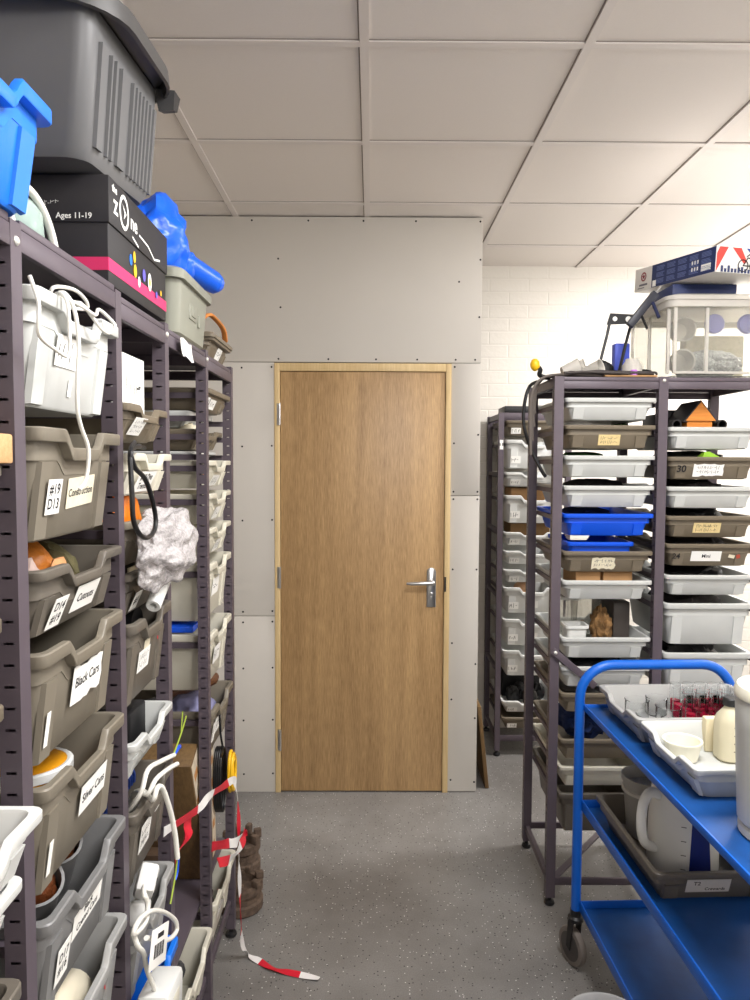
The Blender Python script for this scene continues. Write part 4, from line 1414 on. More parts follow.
# far rack contents
zf = FT_
thing(MB().box(.75, .965, 3.86, 4.05, FT_[3].o.location.z + .005, FT_[3].o.location.z + FT_[3].h + .035, .003), 'card_box', M_CARD, 'tan card box in a deep white tray of the far rack', 'box')
thing(MB().box(.750, .960, 3.86, 4.06, FT_[4].o.location.z + .005, FT_[4].o.location.z + FT_[4].h + .04, .003), 'card_box', mat('brown_board_box', (128, 98, 62), .8), 'brown card box in the shallow far rack tray below the deep one', 'box')
zb = FT_[7].o.location.z
dh = FT_[6].o.location.z - zb - .008
thing(MB().lathe([(r_, z * dh) for r_, z in ((.058, 0), (.064, .2), (.062, .6), (.052, .84), (.028, .97), (.0, 1.0))], (.835, 3.90, zb + .0048), 24, cap1=False), 'dome', M_SKIN, 'peach rounded dome standing in a white tray of the far rack', 'dome')
zb = FT_[10].o.location.z
for i, (x, y, rr) in enumerate([(.785, 3.92, .045), (.870, 3.88, .05), (.935, 3.97, .05), (.835, 3.985, .05)]):
    thing(MB().blob((x, y, zb + .06), rr * .8, rr * .8, .05, .3, 3.5, 3, i, None, ((x - .04, x + .04), (y - .045, y + .045), (zb + .0048, 9))), 'motor', M_BLACKP, 'black lumpy part in the low white tray of the far rack', 'part', 'black parts in the far rack')
thing(MB().box(.75, .965, 4.05, 4.12, zb + .006, zb + .16, .004), 'black_case', M_BLACKP, 'black flat case standing at the back of the low white tray in the far rack', 'case')
thing(MB().box(.70, .83, FY + .02, 4.0, 1.8335, 1.868, .003), 'black_case', M_BLACKP, 'black flat case on top of the far rack, left one', 'case')
thing(MB().box(.842, 1.03, FY + .05, 4.0, 1.8335, 1.875, .004), 'grey_case', M_GREYP, 'grey case on top of the far rack, right one', 'case')

# ------------------------------------------------------------------ on top of the right rack
RT = 1.8682
ct = empty('plastic_crate', (1.25, 2.68, RT), 'large clear plastic crate on the right rack under the printed box', 'crate')
cx0, cx1, cy0, cy1 = 1.015, 1.455, 2.478, 2.855
mb = MB()
mb.loops([rrect(cx0 + .007, cx1 - .007, cy0 + .007, cy1 - .007, .03, RT), rrect(cx0, cx1, cy0, cy1, .03, RT + .255), rrect(cx0 + .004, cx1 - .004, cy0 + .004, cy1 - .004, .028, RT + .255),
          rrect(cx0 + .011, cx1 - .011, cy0 + .011, cy1 - .011, .028, RT + .004)])
mb.build('crate_body', M_CLEARP, ct)
rm = MB()
rm.loops([rrect(cx0 - .012, cx1 + .012, cy0 - .012, cy1 + .012, .035, RT + .235), rrect(cx0 - .012, cx1 + .012, cy0 - .012, cy1 + .012, .035, RT + .258),
          rrect(cx0 - .001, cx1 + .001, cy0 - .001, cy1 + .001, .03, RT + .258), rrect(cx0 - .001, cx1 + .001, cy0 - .001, cy1 + .001, .03, RT + .235)], close=True)
rm.build('crate_rim', M_FROST, ct)
ld = MB().loops([rrect(cx0 - .016, cx1 + .016, cy0 - .016, cy1 + .016, .038, RT + .2585), rrect(cx0 - .016, cx1 + .016, cy0 - .016, cy1 + .016, .038, RT + .272), rrect(cx0 + .02, cx1 - .02, cy0 + .02, cy1 - .02, .03, RT + .284)])
ld.build('crate_lid', M_FROST, ct)
for x in (cx0 + .012, cx0 + .120, cx0 + .30, cx1 - .024):
    MB().box(x, x + .011, cy0 - .004, cy0 + .0065, RT + .012, RT + .233, .001).build('crate_rib', M_FROST, ct)
for y in (cy0 + .012, cy0 + .18, cy1 - .022):
    MB().box(cx0 - .004, cx0 + .0065, y, y + .010, RT + .012, RT + .233, .001).build('crate_rib', M_FROST, ct)
MB().box(cx0 + .02, cx1 - .02, cy0 - .003, cy0 + .0065, RT + .010, RT + .018, .001).build('crate_rib', M_FROST, ct)
Rx = Matrix.Rotation(R(90), 4, 'X')
for i, (x, z, r_, m, lab) in enumerate([(1.195, .19, .034, mat('lavender_lid', (130, 130, 200), .4), 'lavender round lid pressed against the crate front, left one'),
                                        (1.31, .19, .034, MATS['lavender_lid'], 'lavender round lid pressed against the crate front, right one')]):
    d = MB().lathe([(.008, 0), (r_, 0), (r_, .008), (r_ * .9, .012), (.008, .012)], (x, 2.545, RT + z), 24, Rx)
    thing(d, 'round_lid', m, lab, 'lid')
for i, (x, z, lab) in enumerate([(1.085, .06, 'clear round tub at the lower left inside the plastic crate'), (1.085, .17, 'clear round tub at the upper left inside the plastic crate')]):
    d = MB().lathe([(.030, .0), (.034, .0), (.040, .05), (.043, .05), (.043, .056), (.037, .056), (.030, .006)], (x, 2.585, RT + z), 24, Rx)
    thing(d, 'plastic_tub', M_FROST, lab, 'tub')
pil = MB().blob((1.225, 2.655, RT + .060), .115, .090, .055, .2, 5, 4, 3, None, ((1.03, 1.335), (2.55, 2.765), (RT + .005, 9)))
thing(pil, 'bead_bag', mat('grey_beads', (196, 200, 198), .3, 0, .45, 150, .8, bscale=90), 'bag of grey-white beads in the bottom of the plastic crate', 'bag', angle=80)
thing(MB().blob((1.385, 2.56, RT + .052), .040, .035, .05, .25, 4, 4, 5, None, ((1.34, 1.44), (2.50, 2.62), (RT + .005, 9))), 'shell', mat('teal_tan_shell', (150, 150, 136), .4, 0, .5, 18), 'teal and tan round object at the right inside the plastic crate', 'ornament')
thing(MB().box(1.20, 1.42, 2.775, 2.835, RT + .005, RT + .19, .004), 'card_box', M_CPAPER, 'cream card box at the back inside the plastic crate', 'box')

# navy flat box and printed box on the crate
thing(MB().box(1.07, 1.30, 2.60, 2.84, RT + .2845, RT + .342, .003), 'flat_box', M_NAVY, 'navy flat box between the clear crate and the printed box', 'box')
Mb = Matrix.Translation((1.128, 2.405, RT + .334)) @ Matrix.Rotation(R(13.5), 4, 'Z') @ Matrix.Rotation(R(4.2), 4, 'X')
gbx = empty('printed_box', Mb.translation, 'navy, white and red printed cardboard box tilted on top of the crate', 'box')
GW, GL, GH = .34, .455, .084
MB().box(0, GW, 0, GL, 0, GH, .0015, Mb).build('box_body', mat('box_white', (226, 224, 220), .45, 0, .02), gbx)
MB().box(-.0010, -.0002, .0015, GL * .76, .0015, GH - .0015, 0, Mb).build('navy_panel', M_NAVY, gbx)
tb = MB()
rnd = random.Random(3)
for c in range(5):
    for r_ in range(3):
        y0 = GL * .70 - .062 * c
        z0 = .012 + .023 * r_
        for l in range(4):
            tb.box(-.0014, -.0011, y0 - .040 - .010 * rnd.random(), y0, z0 + .0045 * l, z0 + .0045 * l + .0022, 0, Mb)
tb.build('small_print', mat('pale_navy_print', (96, 110, 158), .5), gbx)
tb = MB()
tb.box(-.0014, -.0011, .022, .070, .012, .034, 0, Mb)
tb.build('barcode_patch', M_PAPER, gbx)
tb = MB()
for k in range(6):
    tb.box(-.0014, -.0011, .085 + .014 * (k % 3), .092 + .014 * (k % 3), .02 + .022 * (k // 3), .032 + .022 * (k // 3), 0, Mb)
tb.build('icon_print', M_PAPER, gbx)
tb = MB()
tb.box(-.0014, -.0011, GL * .70, GL * .745, .004, .026, 0, Mb)
tb.build('white_print', M_PAPER, gbx)
em = MB()
n = 20
ce = (GL * .875, .050)
ring = [(ce[0] + .017 * math.cos(2 * math.pi * k / n), ce[1] + .017 * math.sin(2 * math.pi * k / n)) for k in range(n)]
ri = [(ce[0] + .012 * math.cos(2 * math.pi * k / n), ce[1] + .012 * math.sin(2 * math.pi * k / n)) for k in range(n)]
for k in range(n):
    em.face([Mb @ Vector((-.0008, a, b)) for a, b in (ring[k], ring[(k + 1) % n], ri[(k + 1) % n], ri[k])])
star = []
for k in range(10):
    rr = .0115 if k % 2 == 0 else .005
    a = math.pi / 2 + 2 * math.pi * k / 10
    star.append(Mb @ Vector((-.0008, ce[0] + rr * math.cos(a), ce[1] + rr * math.sin(a))))
em.face(star)
em.build('emblem', mat('maroon_print', (140, 30, 50), .5), gbx)
tb = MB().box(-.0010, -.0004, GL * .82, GL * .93, .017, .024, 0, Mb).box(-.0010, -.0004, GL * .86, GL * .95, .008, .011, 0, Mb)
tb.build('grey_print', mat('grey_print', (110, 110, 120), .5), gbx)
fr_ = MB()
# front face: red, white and blue rays
def ff(pts, mi):
    fr_.mi = mi
    fr_.face([Mb @ Vector((x, -.0006 - .0002 * mi, z)) for x, z in pts])
ff([(.002, .002), (.045, .082), (.012, .082), (.002, .06)], 0)
ff([(.060, .082), (.11, .03), (.12, .04), (.095, .082)], 0)
ff([(.115, .082), (.17, .082), (.17, .03)], 1)
ff([(.20, .082), (.338, .082), (.338, .045), (.24, .06)], 1)
ff([(.338, .002), (.338, .035), (.25, .03), (.18, .002)], 0)
fr_.build('ray_print', [mat('red_print', (214, 60, 50), .5), mat('royal_print', (36, 70, 150), .5)], gbx)
bk = MB()
for cxk in (.105, .150):
    bk.tube([Mb @ Vector((cxk + .019 * math.cos(a), -.0016, .026 + .019 * math.sin(a))) for a in [2 * math.pi * k / 16 for k in range(16)]], .0016, 5, cyclic=True)
for a, b_ in (((.105, .026), (.122, .052)), ((.122, .052), (.142, .050)), ((.142, .050), (.150, .026)), ((.105, .026), (.130, .026)), ((.130, .026), (.142, .05)), ((.118, .056), (.132, .066))):
    bk.tube([Mb @ Vector((a[0], -.0016, a[1])), Mb @ Vector((b_[0], -.0016, b_[1]))], .0018, 5)
bk.build('bicycle_print', M_INK, gbx)
sh = MB()
for k in range(9):
    x = .02 + .013 * k
    hh = .010 + .012 * random.Random(k).random()
    sh.box(x, x + .009, -.0012, -.0008, .002, .002 + hh, 0, Mb)
sh.build('skyline_print', M_NAVY, gbx)

# bits and pieces left of the crate
hs = empty('stand', (.86, 2.60, RT), 'black metal stand with a two-hole head plate on the right rack', 'stand')
mb = MB()
pz = RT
mb.box(.836, .938, 2.598, 2.604, pz + .195, pz + .235, .002)
head = MB()
head.loops([[(.838, 2.598, pz + .197), (.936, 2.598, pz + .201), (.942, 2.598, pz + .233), (.850, 2.598, pz + .237)], [(.838, 2.604, pz + .197), (.936, 2.604, pz + .201), (.942, 2.604, pz + .233), (.850, 2.604, pz + .237)]])
mb.bm.free()
head.build('head_plate', M_BLACKP, hs)
MB().lathe([(.0085, 0), (.0085, .0008)], (.866, 2.5975, pz + .217), 14, Rx).build('hole', M_PAPER, hs)
MB().lathe([(.0105, 0), (.0105, .0008)], (.914, 2.5975, pz + .216), 14, Rx).build('hole', M_PAPER, hs)
MB().tube([(.848, 2.602, pz + .199), (.838, 2.602, pz + .15), (.826, 2.602, pz + .10), (.815, 2.602, pz + .05)], .0055, 8, smooth=3).build('stand_leg', M_BLACKP, hs)
MB().tube([(.926, 2.602, pz + .202), (.908, 2.602, pz + .13), (.895, 2.602, pz + .07), (.886, 2.602, pz + .03)], .0055, 8, smooth=3).build('stand_leg', M_BLACKP, hs)
MB().blob((.826, 2.60, pz + .036), .036, .030, .034, .25, 3, 3, 4).build('clamp_block', M_BLACKP, hs)
MB().tube([(.83, 2.60, pz + .03), (.89, 2.585, pz + .024), (.95, 2.58, pz + .028), (.985, 2.572, pz + .024), (.992, 2.57, pz + .006)], .010, 8, smooth=3).build('base_arm', M_BLACKP, hs)
tl = empty('hand_drill', (.95, 2.64, RT), 'dark sloping bracket with two pegs leaning on the crate corner', 'bracket')
Mt = Matrix.Translation((.915, 2.555, RT + .20)) @ Matrix.Rotation(R(38), 4, 'Y')
MB().box(-.013, .013, -.012, .012, -.02, .125, .003, Mt).build('bracket_body', mat('dark_blue_grey', (48, 50, 60), .4), tl)
MB().tube([Mt @ Vector((.01, -.01, .03)), Mt @ Vector((.050, -.03, .0))], .0045, 8).build('peg', M_BLACKP, tl)
MB().tube([Mt @ Vector((.01, -.01, .09)), Mt @ Vector((.058, -.03, .055))], .0060, 8).build('peg', mat('dark_blue_peg', (38, 44, 78), .4), tl)
MB().tube([Mt @ Vector((0, 0, .12)), Mt @ Vector((0, 0, .155))], .003, 8).build('tip', M_STEEL, tl)
tl.name = 'bracket'
thing(MB().box(.890, .945, 2.66, 2.70, RT + .03, RT + .142, .004), 'card_box', mat('violet_blue_box', (70, 90, 200), .5), 'violet-blue small box standing behind the black stand', 'box')
thing(MB().lathe([(.032, 0), (.034, .002), (.034, .045), (.024, .06), (.022, .068), (.018, .068), (.020, .058), (.030, .044), (.030, .004)], (.912, 2.545, RT), 22), 'glass_jar', M_FROST, 'small cloudy jar at the foot of the black stand', 'jar')
thing(MB().lathe([(.010, 0), (.012, .002), (.012, .022), (.009, .026)], (.905, 2.507, RT), 14), 'lilac_stopper', mat('lilac_plastic', (190, 120, 210), .5), 'little lilac stopper in front of the cloudy jar', 'stopper')
for i, (x, y, r_, z, lab) in enumerate([(.70, 2.56, .028, .026, 'frosted plastic cup lying leftmost on the right rack'), (.735, 2.60, .03, .030, 'frosted plastic cup second from left on the right rack'),
                                        (.775, 2.545, .026, .025, 'frosted plastic cup next to the black clamp block')]):
    thing(MB().lathe([(r_ * .7, -.03), (r_, .03), (r_ * 1.08, .032), (r_ * .92, .03), (r_ * .62, -.027)], (x, y, RT + z + .006), 18, Matrix.Rotation(R(70), 4, 'Y') @ Matrix.Rotation(R(20 * i), 4, 'X'), cap1=False), 'plastic_cup', M_FROST, lab, 'cup')
thing(MB().blob((.775, 2.68, RT + .022), .085, .05, .022, .3, 4, 3, 5), 'cloth', mat('grey_rag', (120, 112, 108), .9, 0, .15, 30, .3), 'grey rag bunched behind the frosted cups', 'cloth')
thing(MB().box(.80, .98, 2.488, 2.532, RT, RT + .006, .001), 'wooden_strip', M_CARD, 'flat tan strip along the front edge of the right rack top', 'strip')
yb = empty('bulb_horn', (.560, 2.55, 1.87), 'small yellow bulb on a black stem at the left end of the right rack', 'bulb')
MB().blob((.573, 2.55, 1.915), .017, .017, .022, .08, 2, 3, 1).build('bulb', M_YELLOW, yb)
MB().tube([(.583, 2.55, 1.908), (.592, 2.55, 1.898), (.590, 2.555, 1.885), (.60, 2.57, 1.878), (.635, 2.60, 1.875)], .0085, 8, smooth=3).build('stem', M_BLACKP, yb)
grey_c = mat('grey_cable', (104, 96, 90), .55, 0, .08)
labs = ['outermost of the grey cables hanging over the left end of the right rack', 'second grey cable over the left end of the right rack', 'third grey cable over the left end of the right rack', 'innermost grey cable over the left end of the right rack']
for k in range(4):
    o_ = .010 * k
    z1 = 1.60 + .05 * k
    thing(MB().tube([(.82, 2.47 + .035 * k + .05, 1.8745), (.72, 2.50 + .02 * k, 1.8765), (.640, 2.55 + .02 * k, 1.880), (.595 + o_ * .4, 2.54 + .022 * k, 1.866), (.566 + o_ * .8, 2.535 + .022 * k, 1.83), (.555 + o_, 2.535 + .022 * k, 1.76), (.560 + o_, 2.535 + .022 * k, z1)],
                    .0050, 8, smooth=4), 'cable', grey_c, labs[k], 'cable', 'grey cables over the right rack')
thing(MB().tube([(.620, 2.66, 1.872), (.575, 2.64, 1.850), (.552, 2.62, 1.78), (.548, 2.60, 1.70), (.566, 2.56, 1.62), (.592, 2.52, 1.55), (.604, 2.50, 1.525)], .0062, 8, smooth=4), 'cable', M_CBLACK, 'thick black cable dangling in front of the right rack side', 'cable')

# ------------------------------------------------------------------ contents of the right rack
def on(tray):
    return tray.o.location.z + .0045


by = empty('birdhouse', (1.19, 2.68, 1.627), 'orange wooden birdhouse in the top tray of the right column', 'birdhouse')
bz = 1.627
MB().loops([[(1.135, 2.60, bz), (1.225, 2.60, bz), (1.225, 2.60, bz + .092), (1.18, 2.60, bz + .155), (1.135, 2.60, bz + .092)],
            [(1.135, 2.75, bz), (1.225, 2.75, bz), (1.225, 2.75, bz + .092), (1.18, 2.75, bz + .155), (1.135, 2.75, bz + .092)]]).build('house_body', M_BIRD, by)
MB().loops([[(1.120, 2.592, bz + .096), (1.18, 2.592, bz + .172), (1.240, 2.592, bz + .096), (1.232, 2.592, bz + .092), (1.18, 2.592, bz + .160), (1.128, 2.592, bz + .092)],
            [(1.120, 2.76, bz + .096), (1.18, 2.76, bz + .172), (1.240, 2.76, bz + .096), (1.232, 2.76, bz + .092), (1.18, 2.76, bz + .160), (1.128, 2.76, bz + .092)]]).build('roof', M_BOXBLK, by)
MB().loops([[(1.126, 2.590, bz + .098), (1.234, 2.590, bz + .098), (1.18, 2.590, bz + .166)], [(1.126, 2.5985, bz + .098), (1.234, 2.5985, bz + .098), (1.18, 2.5985, bz + .166)]]).build('gable_board', M_BIRD, by)
for x, lab in ((1.098, 'dark pipe end left of the birdhouse'), (1.262, 'dark pipe end right of the birdhouse')):
    thing(MB().lathe([(.018, 0), (.018, .09), (.013, .09), (.012, .01)], (x, 2.69, bz + .085), 16, Rx), 'pipe', M_SCREW, lab, 'pipe')
thing(MB().box(1.068, 1.118, 2.72, 2.855, bz + .002, bz + .13, .004, None), 'black_case', M_BLACKP, 'black case standing behind the birdhouse on its left', 'case')
thing(MB().box(1.125, 1.288, 2.790, 2.855, bz + .002, bz + .150, .004, None), 'black_case', M_BLACKP, 'wide black case standing at the back behind the birdhouse', 'case')
thing(MB().blob((.908, 2.66, 1.675), .030, .06, .055, .4, 4, 4, 2, None, ((.86, .932), (2.55, 2.80), (1.627, 1.716))), 'artificial_foliage', M_DGREEN, 'tuft of dark green foliage at the right end of the yellow-labelled tray', 'foliage', angle=80)
gn = MB().loops([[(1.135, 2.508, 1.560), (1.225, 2.508, 1.560), (1.225, 2.60, 1.555), (1.135, 2.60, 1.555)], [(1.150, 2.500, 1.596), (1.218, 2.500, 1.590), (1.215, 2.56, 1.592), (1.150, 2.56, 1.592)],
                 [(1.160, 2.510, 1.612), (1.175, 2.506, 1.6135), (1.176, 2.53, 1.613), (1.162, 2.53, 1.612)]])
thing(gn, 'green_felt', M_GREEN, 'folded lime green felt sticking up from the brown tray marked 30', 'felt')

zr = [1.702 - .08, 1.598 - .075, 1.494 - .075, 1.397 - .078]
fill = [(.77, 2.66, 1.523, 1.617, .070, .10, M_DGREEN, 'dark green bundle in the pale tray under the yellow-labelled tray'),
        (.83, 2.68, 1.419, 1.518, .085, .10, M_DARKC, 'dark cloth in the pale tray directly above the blue tray'),
        (.80, 2.70, 1.319, 1.414, .070, .09, mat('navy_cloth', (40, 48, 80), .9, 0, .2, 30), 'navy cloth in the royal blue tray')]
for (x, y, zb_, zt_, rx, ry, m, lab) in fill:
    hz = zt_ - zb_ - .010
    thing(MB().blob((x, y, zb_ + hz * .45), rx * 1.6, ry, hz * .64, .20, 3, 4, x * 20, None, ((.715, .927), (2.53, 2.85), (zb_ + .0048, zt_ - .004))), 'cloth_bundle', m, lab, 'cloth')
rims = [(1.595, .078, 'dark tangle of cable in the brown tray marked 30'), (1.492, .075, 'dark cloth in the pale tray between two brown labelled trays'), (1.391, .076, 'black tangle in the brown tray with a yellowed label, right column'),
        (1.294, .080, 'black cloth in the brown tray with a small reddish mark'), (1.185, .073, 'dark cloth in the pale tray above the two deep trays'), (1.086, .15, 'black cloth in the upper of the two deep pale trays'), (.912, .15, 'dark cloth in the deep tray behind the trolley handle')]
above = 1.622
for i, (z, h, lab) in enumerate(rims):
    zb_ = z - h
    top_ = min(above, z + .030)
    hz = top_ - zb_ - .010
    thing(MB().blob((1.18, 2.70, zb_ + hz * .45), .140, .150, hz * .66, .22, 3.5, 4, i * 3.3, None, ((1.077, 1.283), (2.61 if i == 0 else 2.53, 2.85), (zb_ + .0048, top_ - .004))), 'cloth_bundle', M_DARKC if i % 2 else M_BLACKP, lab, 'cloth')
    above = zb_

Tb = Tray((.806, 2.484 + .02 + .155, on(t7) + .001), R(180), .235, .30, .098, M_BLUET, 'smaller blue tray nested in the brown tray with a torn cream label', None, True, 'back')
thing(MB().box(.725, .812, 2.53, 2.70, on(t8), on(t8) + .098, .002), 'card_box', M_CARD, 'brown card box in the pale tray, left of two', 'box')
thing(MB().box(.822, .925, 2.53, 2.70, on(t8), on(t8) + .096, .002), 'card_box', M_CARD, 'brown card box in the pale tray, right of two', 'box')


def clearbox(x0, x1, y0, y1, z0, h, lab, m=M_CLEARP, mrim=M_WHITE):
    r_ = empty('plastic_box', ((x0 + x1) / 2, (y0 + y1) / 2, z0), lab, 'box')
    MB().loops([rrect(x0 + .006, x1 - .006, y0 + .006, y1 - .006, .01, z0), rrect(x0, x1, y0, y1, .012, z0 + h), rrect(x0 + .002, x1 - .002, y0 + .002, y1 - .002, .011, z0 + h), rrect(x0 + .009, x1 - .009, y0 + .009, y1 - .009, .01, z0 + .003)]).build('box_body', m, r_)
    MB().loops([rrect(x0 - .006, x1 + .006, y0 - .006, y1 + .006, .014, z0 + h - .010), rrect(x0 - .006, x1 + .006, y0 - .006, y1 + .006, .014, z0 + h), rrect(x0 + .003, x1 - .003, y0 + .003, y1 - .003, .011, z0 + h), rrect(x0 + .003, x1 - .003, y0 + .003, y1 - .003, .011, z0 + h - .010)], close=True).build('box_rim', mrim, r_)
    return r_


zt = on(t10)
clearbox(.700, .772, 2.535, 2.61, zt + .001, .102, 'small white plastic box at the front left of the clear box jumble', M_WHITE)
clearbox(.705, .775, 2.66, 2.82, zt + .001, .180, 'clear plastic box with white rim at the left of the jumble')
clearbox(.790, .870, 2.68, 2.84, zt + .001, .185, 'clear plastic box with white rim in the middle of the jumble')
thing(MB().box(.885, .945, 2.60, 2.86, zt + .001, zt + .175, .003), 'black_case', mat('dark_taupe_case', (72, 66, 62), .5), 'dark slab case standing at the right of the clear box jumble', 'case')
m_org = mat('brown_cuttings', (128, 96, 58), .8, 0, .45, 60, .8)
thing(MB().blob((.838, 2.60, zt + .075), .036, .045, .075, .4, 4, 4, 2, None, ((.79, .88), (2.535, 2.672), (zt + .001, 1.09))), 'dried_cutting', m_org, 'dried brown cutting in front of the clear box, middle one', 'cutting', angle=80)
thing(MB().blob((.783, 2.640, zt + .050), .010, .016, .050, .3, 4, 4, 4, None, ((.7, .9), (2.5, 2.7), (zt + .001, 1.09))), 'dried_cutting', m_org, 'dried brown cutting in the jumble, leftmost one', 'cutting', angle=80)
thing(MB().box(.735, .810, 2.72, 2.80, zt + .182 + .0, zt + .196, .003), 'cork_piece', M_CARD, 'tan flat piece lying on the clear box at the left of the jumble', 'piece')
thing(MB().lathe([(.014, 0), (.022, .006), (.022, .022), (.016, .026)], (.830, 2.76, zt + .1862), 16), 'peach_pot', M_SKIN, 'small peach pot on the clear box under the pale tray', 'pot')
thing(MB().blob((.80, 2.70, on(t13) + .075), .085, .12, .065, .22, 3, 4, 5, None, ((.715, .927), (2.53, 2.85), (on(t13) + .001, .688))), 'cloth_bundle', mat('deep_blue_cloth', (22, 44, 92), .85, 0, .2, 30, .3), 'deep blue cloth in the middle low brown tray behind the trolley leg', 'cloth')
thing(MB().blob((.82, 2.70, on(t11) + .044), .13, .14, .044, .25, 4, 4, 9, None, ((.715, .927), (2.53, 2.85), (on(t11) + .001, .880))), 'cable_tangle', M_CBLACK, 'dark tangle in the pale tray behind the handle bend', 'cables')
thing(MB().blob((.82, 2.70, on(t12) + .046), .13, .14, .044, .25, 4, 4, 11, None, ((.715, .927), (2.53, 2.85), (on(t12) + .001, .780))), 'cable_tangle', M_GREYP, 'grey tangle in the upper low brown tray behind the trolley', 'cables')

# ------------------------------------------------------------------ trolley
TW, TL = .475, 1.03
trl = empty('trolley', (.643, 2.175, 0), 'blue three-shelf steel trolley with tubular handle at the right', 'trolley', None, R(1.9))
# local frame: +x to the right, -y towards the camera
mb = MB()
rr = .10
def hoop(y):
    pts = [(0, y, .165)]
    pts += [(0, y, .55), (0, y, .955 - rr)]
    for k in range(1, 8):
        a = R(180 - 90 * k / 8)
        pts.append((rr + rr * math.cos(a), y, .955 - rr + rr * math.sin(a)))
    pts += [(rr, y, .955), (TW - rr, y, .955)]
    for k in range(1, 8):
        a = R(90 - 90 * k / 8)
        pts.append((TW - rr + rr * math.cos(a), y, .955 - rr + rr * math.sin(a)))
    pts += [(TW, y, .955 - rr), (TW, y, .55), (TW, y, .165)]
    return pts
MB().tube(hoop(0), .0150, 14).build('handle_frame', M_TROLLEY, trl, local=True)
MB().tube([(0, -TL, .165), (0, -TL, .55), (0, -TL, .80)], .0150, 14).build('corner_tube', M_TROLLEY, trl, local=True)
MB().tube([(TW, -TL, .165), (TW, -TL, .55), (TW, -TL, .80)], .0150, 14).build('corner_tube', M_TROLLEY, trl, local=True)
for zt_, nm_ in ((.836, 'top'), (.537, 'middle'), (.216, 'lower')):
    sh = MB()
    x0, x1, y0, y1 = .012, TW - .012, -TL + .005, -.012
    d_ = .012 if zt_ > .8 else .026
    e_ = .0028
    sh.box(x0, x1, y0, y1, zt_ - d_, zt_ - d_ + e_)
    root = sh.build('shelf', M_TROLLEYS, trl, local=True)
    lp = MB()
    lp.box(x0 - .004, x0 + .0005, y0, y1, zt_ - d_ - .006, zt_, .001).box(x1 - .0005, x1 + .004, y0, y1, zt_ - d_ - .006, zt_, .001)
    lp.box(x0, x1, y1 - .0005, y1 + .004, zt_ - d_ - .006, zt_, .001).box(x0, x1, y0 - .004, y0 + .0005, zt_ - d_ - .006, zt_, .001)
    lp.build('shelf_lip', M_TROLLEY, root, local=True)
for (x, y, ang) in ((0, 0, 20), (TW, 0, 40), (0, -TL, 0), (TW, -TL, 10)):
    cs = bpy.data.objects.new('caster', None)
    COL.objects.link(cs)
    cs.parent = trl
    cs.location = (x, y, 0)
    cs.rotation_euler = (0, 0, R(ang))
    MB().lathe([(.024, .150), (.024, .160), (.017, .166), (.017, .185)], (0, 0, 0), 18).build('swivel_plate', M_BLACKP, cs, local=True)
    fk = MB()
    for s in (-1, 1):
        fk.loops([[(s * .014, -.010, .150), (s * .014, .016, .150), (s * .016, .020, .060), (s * .016, .004, .052)], [(s * .017, -.010, .150), (s * .017, .016, .150), (s * .019, .020, .060), (s * .019, .004, .052)]])
    fk.box(-.018, .018, -.012, .018, .146, .151)
    fk.build('fork', M_SCREW, cs, local=True)
    Ry = Matrix.Rotation(R(90), 4, 'Y')
    MB().lathe([(.045, -.0115), (.056, -.0105), (.0585, -.006), (.0585, .006), (.056, .0105), (.045, .0115)], (0, .012, .0595), 28, Ry).build('tyre', M_RUBBER, cs, local=True)
    MB().lathe([(.008, -.014), (.012, -.013), (.043, -.0125), (.044, .0125), (.012, .013), (.008, .014)], (0, .012, .0595), 22, Ry).build('wheel_hub', mat('dark_hub', (66, 62, 60), .5), cs, local=True)

TS = .836 - .012 + .0030
rz = R(-90 + 1.9)
tA = Tray((.693 + .205, 2.012, TS), rz, .300, .405, .075, M_LGREY, 'grey tray full of glass beakers at the far end of the trolley top', 'trays on the trolley top')
tB = Tray((.705 + .205, 1.703, TS), rz, .305, .405, .075, M_WHITEP, 'pale grey tray with a milky bottle in the middle of the trolley top', 'trays on the trolley top')
lz0 = TS + .0045
bk_i = 0
spots = [(.768, 1.950, .033, .050, 0), (.775, 2.060, .033, .056, 0), (.838, 1.990, .034, .060, 0), (.842, 2.085, .030, .055, 0), (.840, 1.928, .028, .042, 2)]
rnd = random.Random(12)
for r_ in range(4):
    for c in range(5):
        spots.append((.893 + .037 * c + .008 * (r_ % 2), 1.970 + .042 * r_, .0155, .095 - .006 * rnd.random(), 1))
spots += [(.905, 1.920, .021, .072, 1), (.958, 1.922, .022, .076, 1), (1.012, 1.925, .021, .074, 1)]
BC = {}
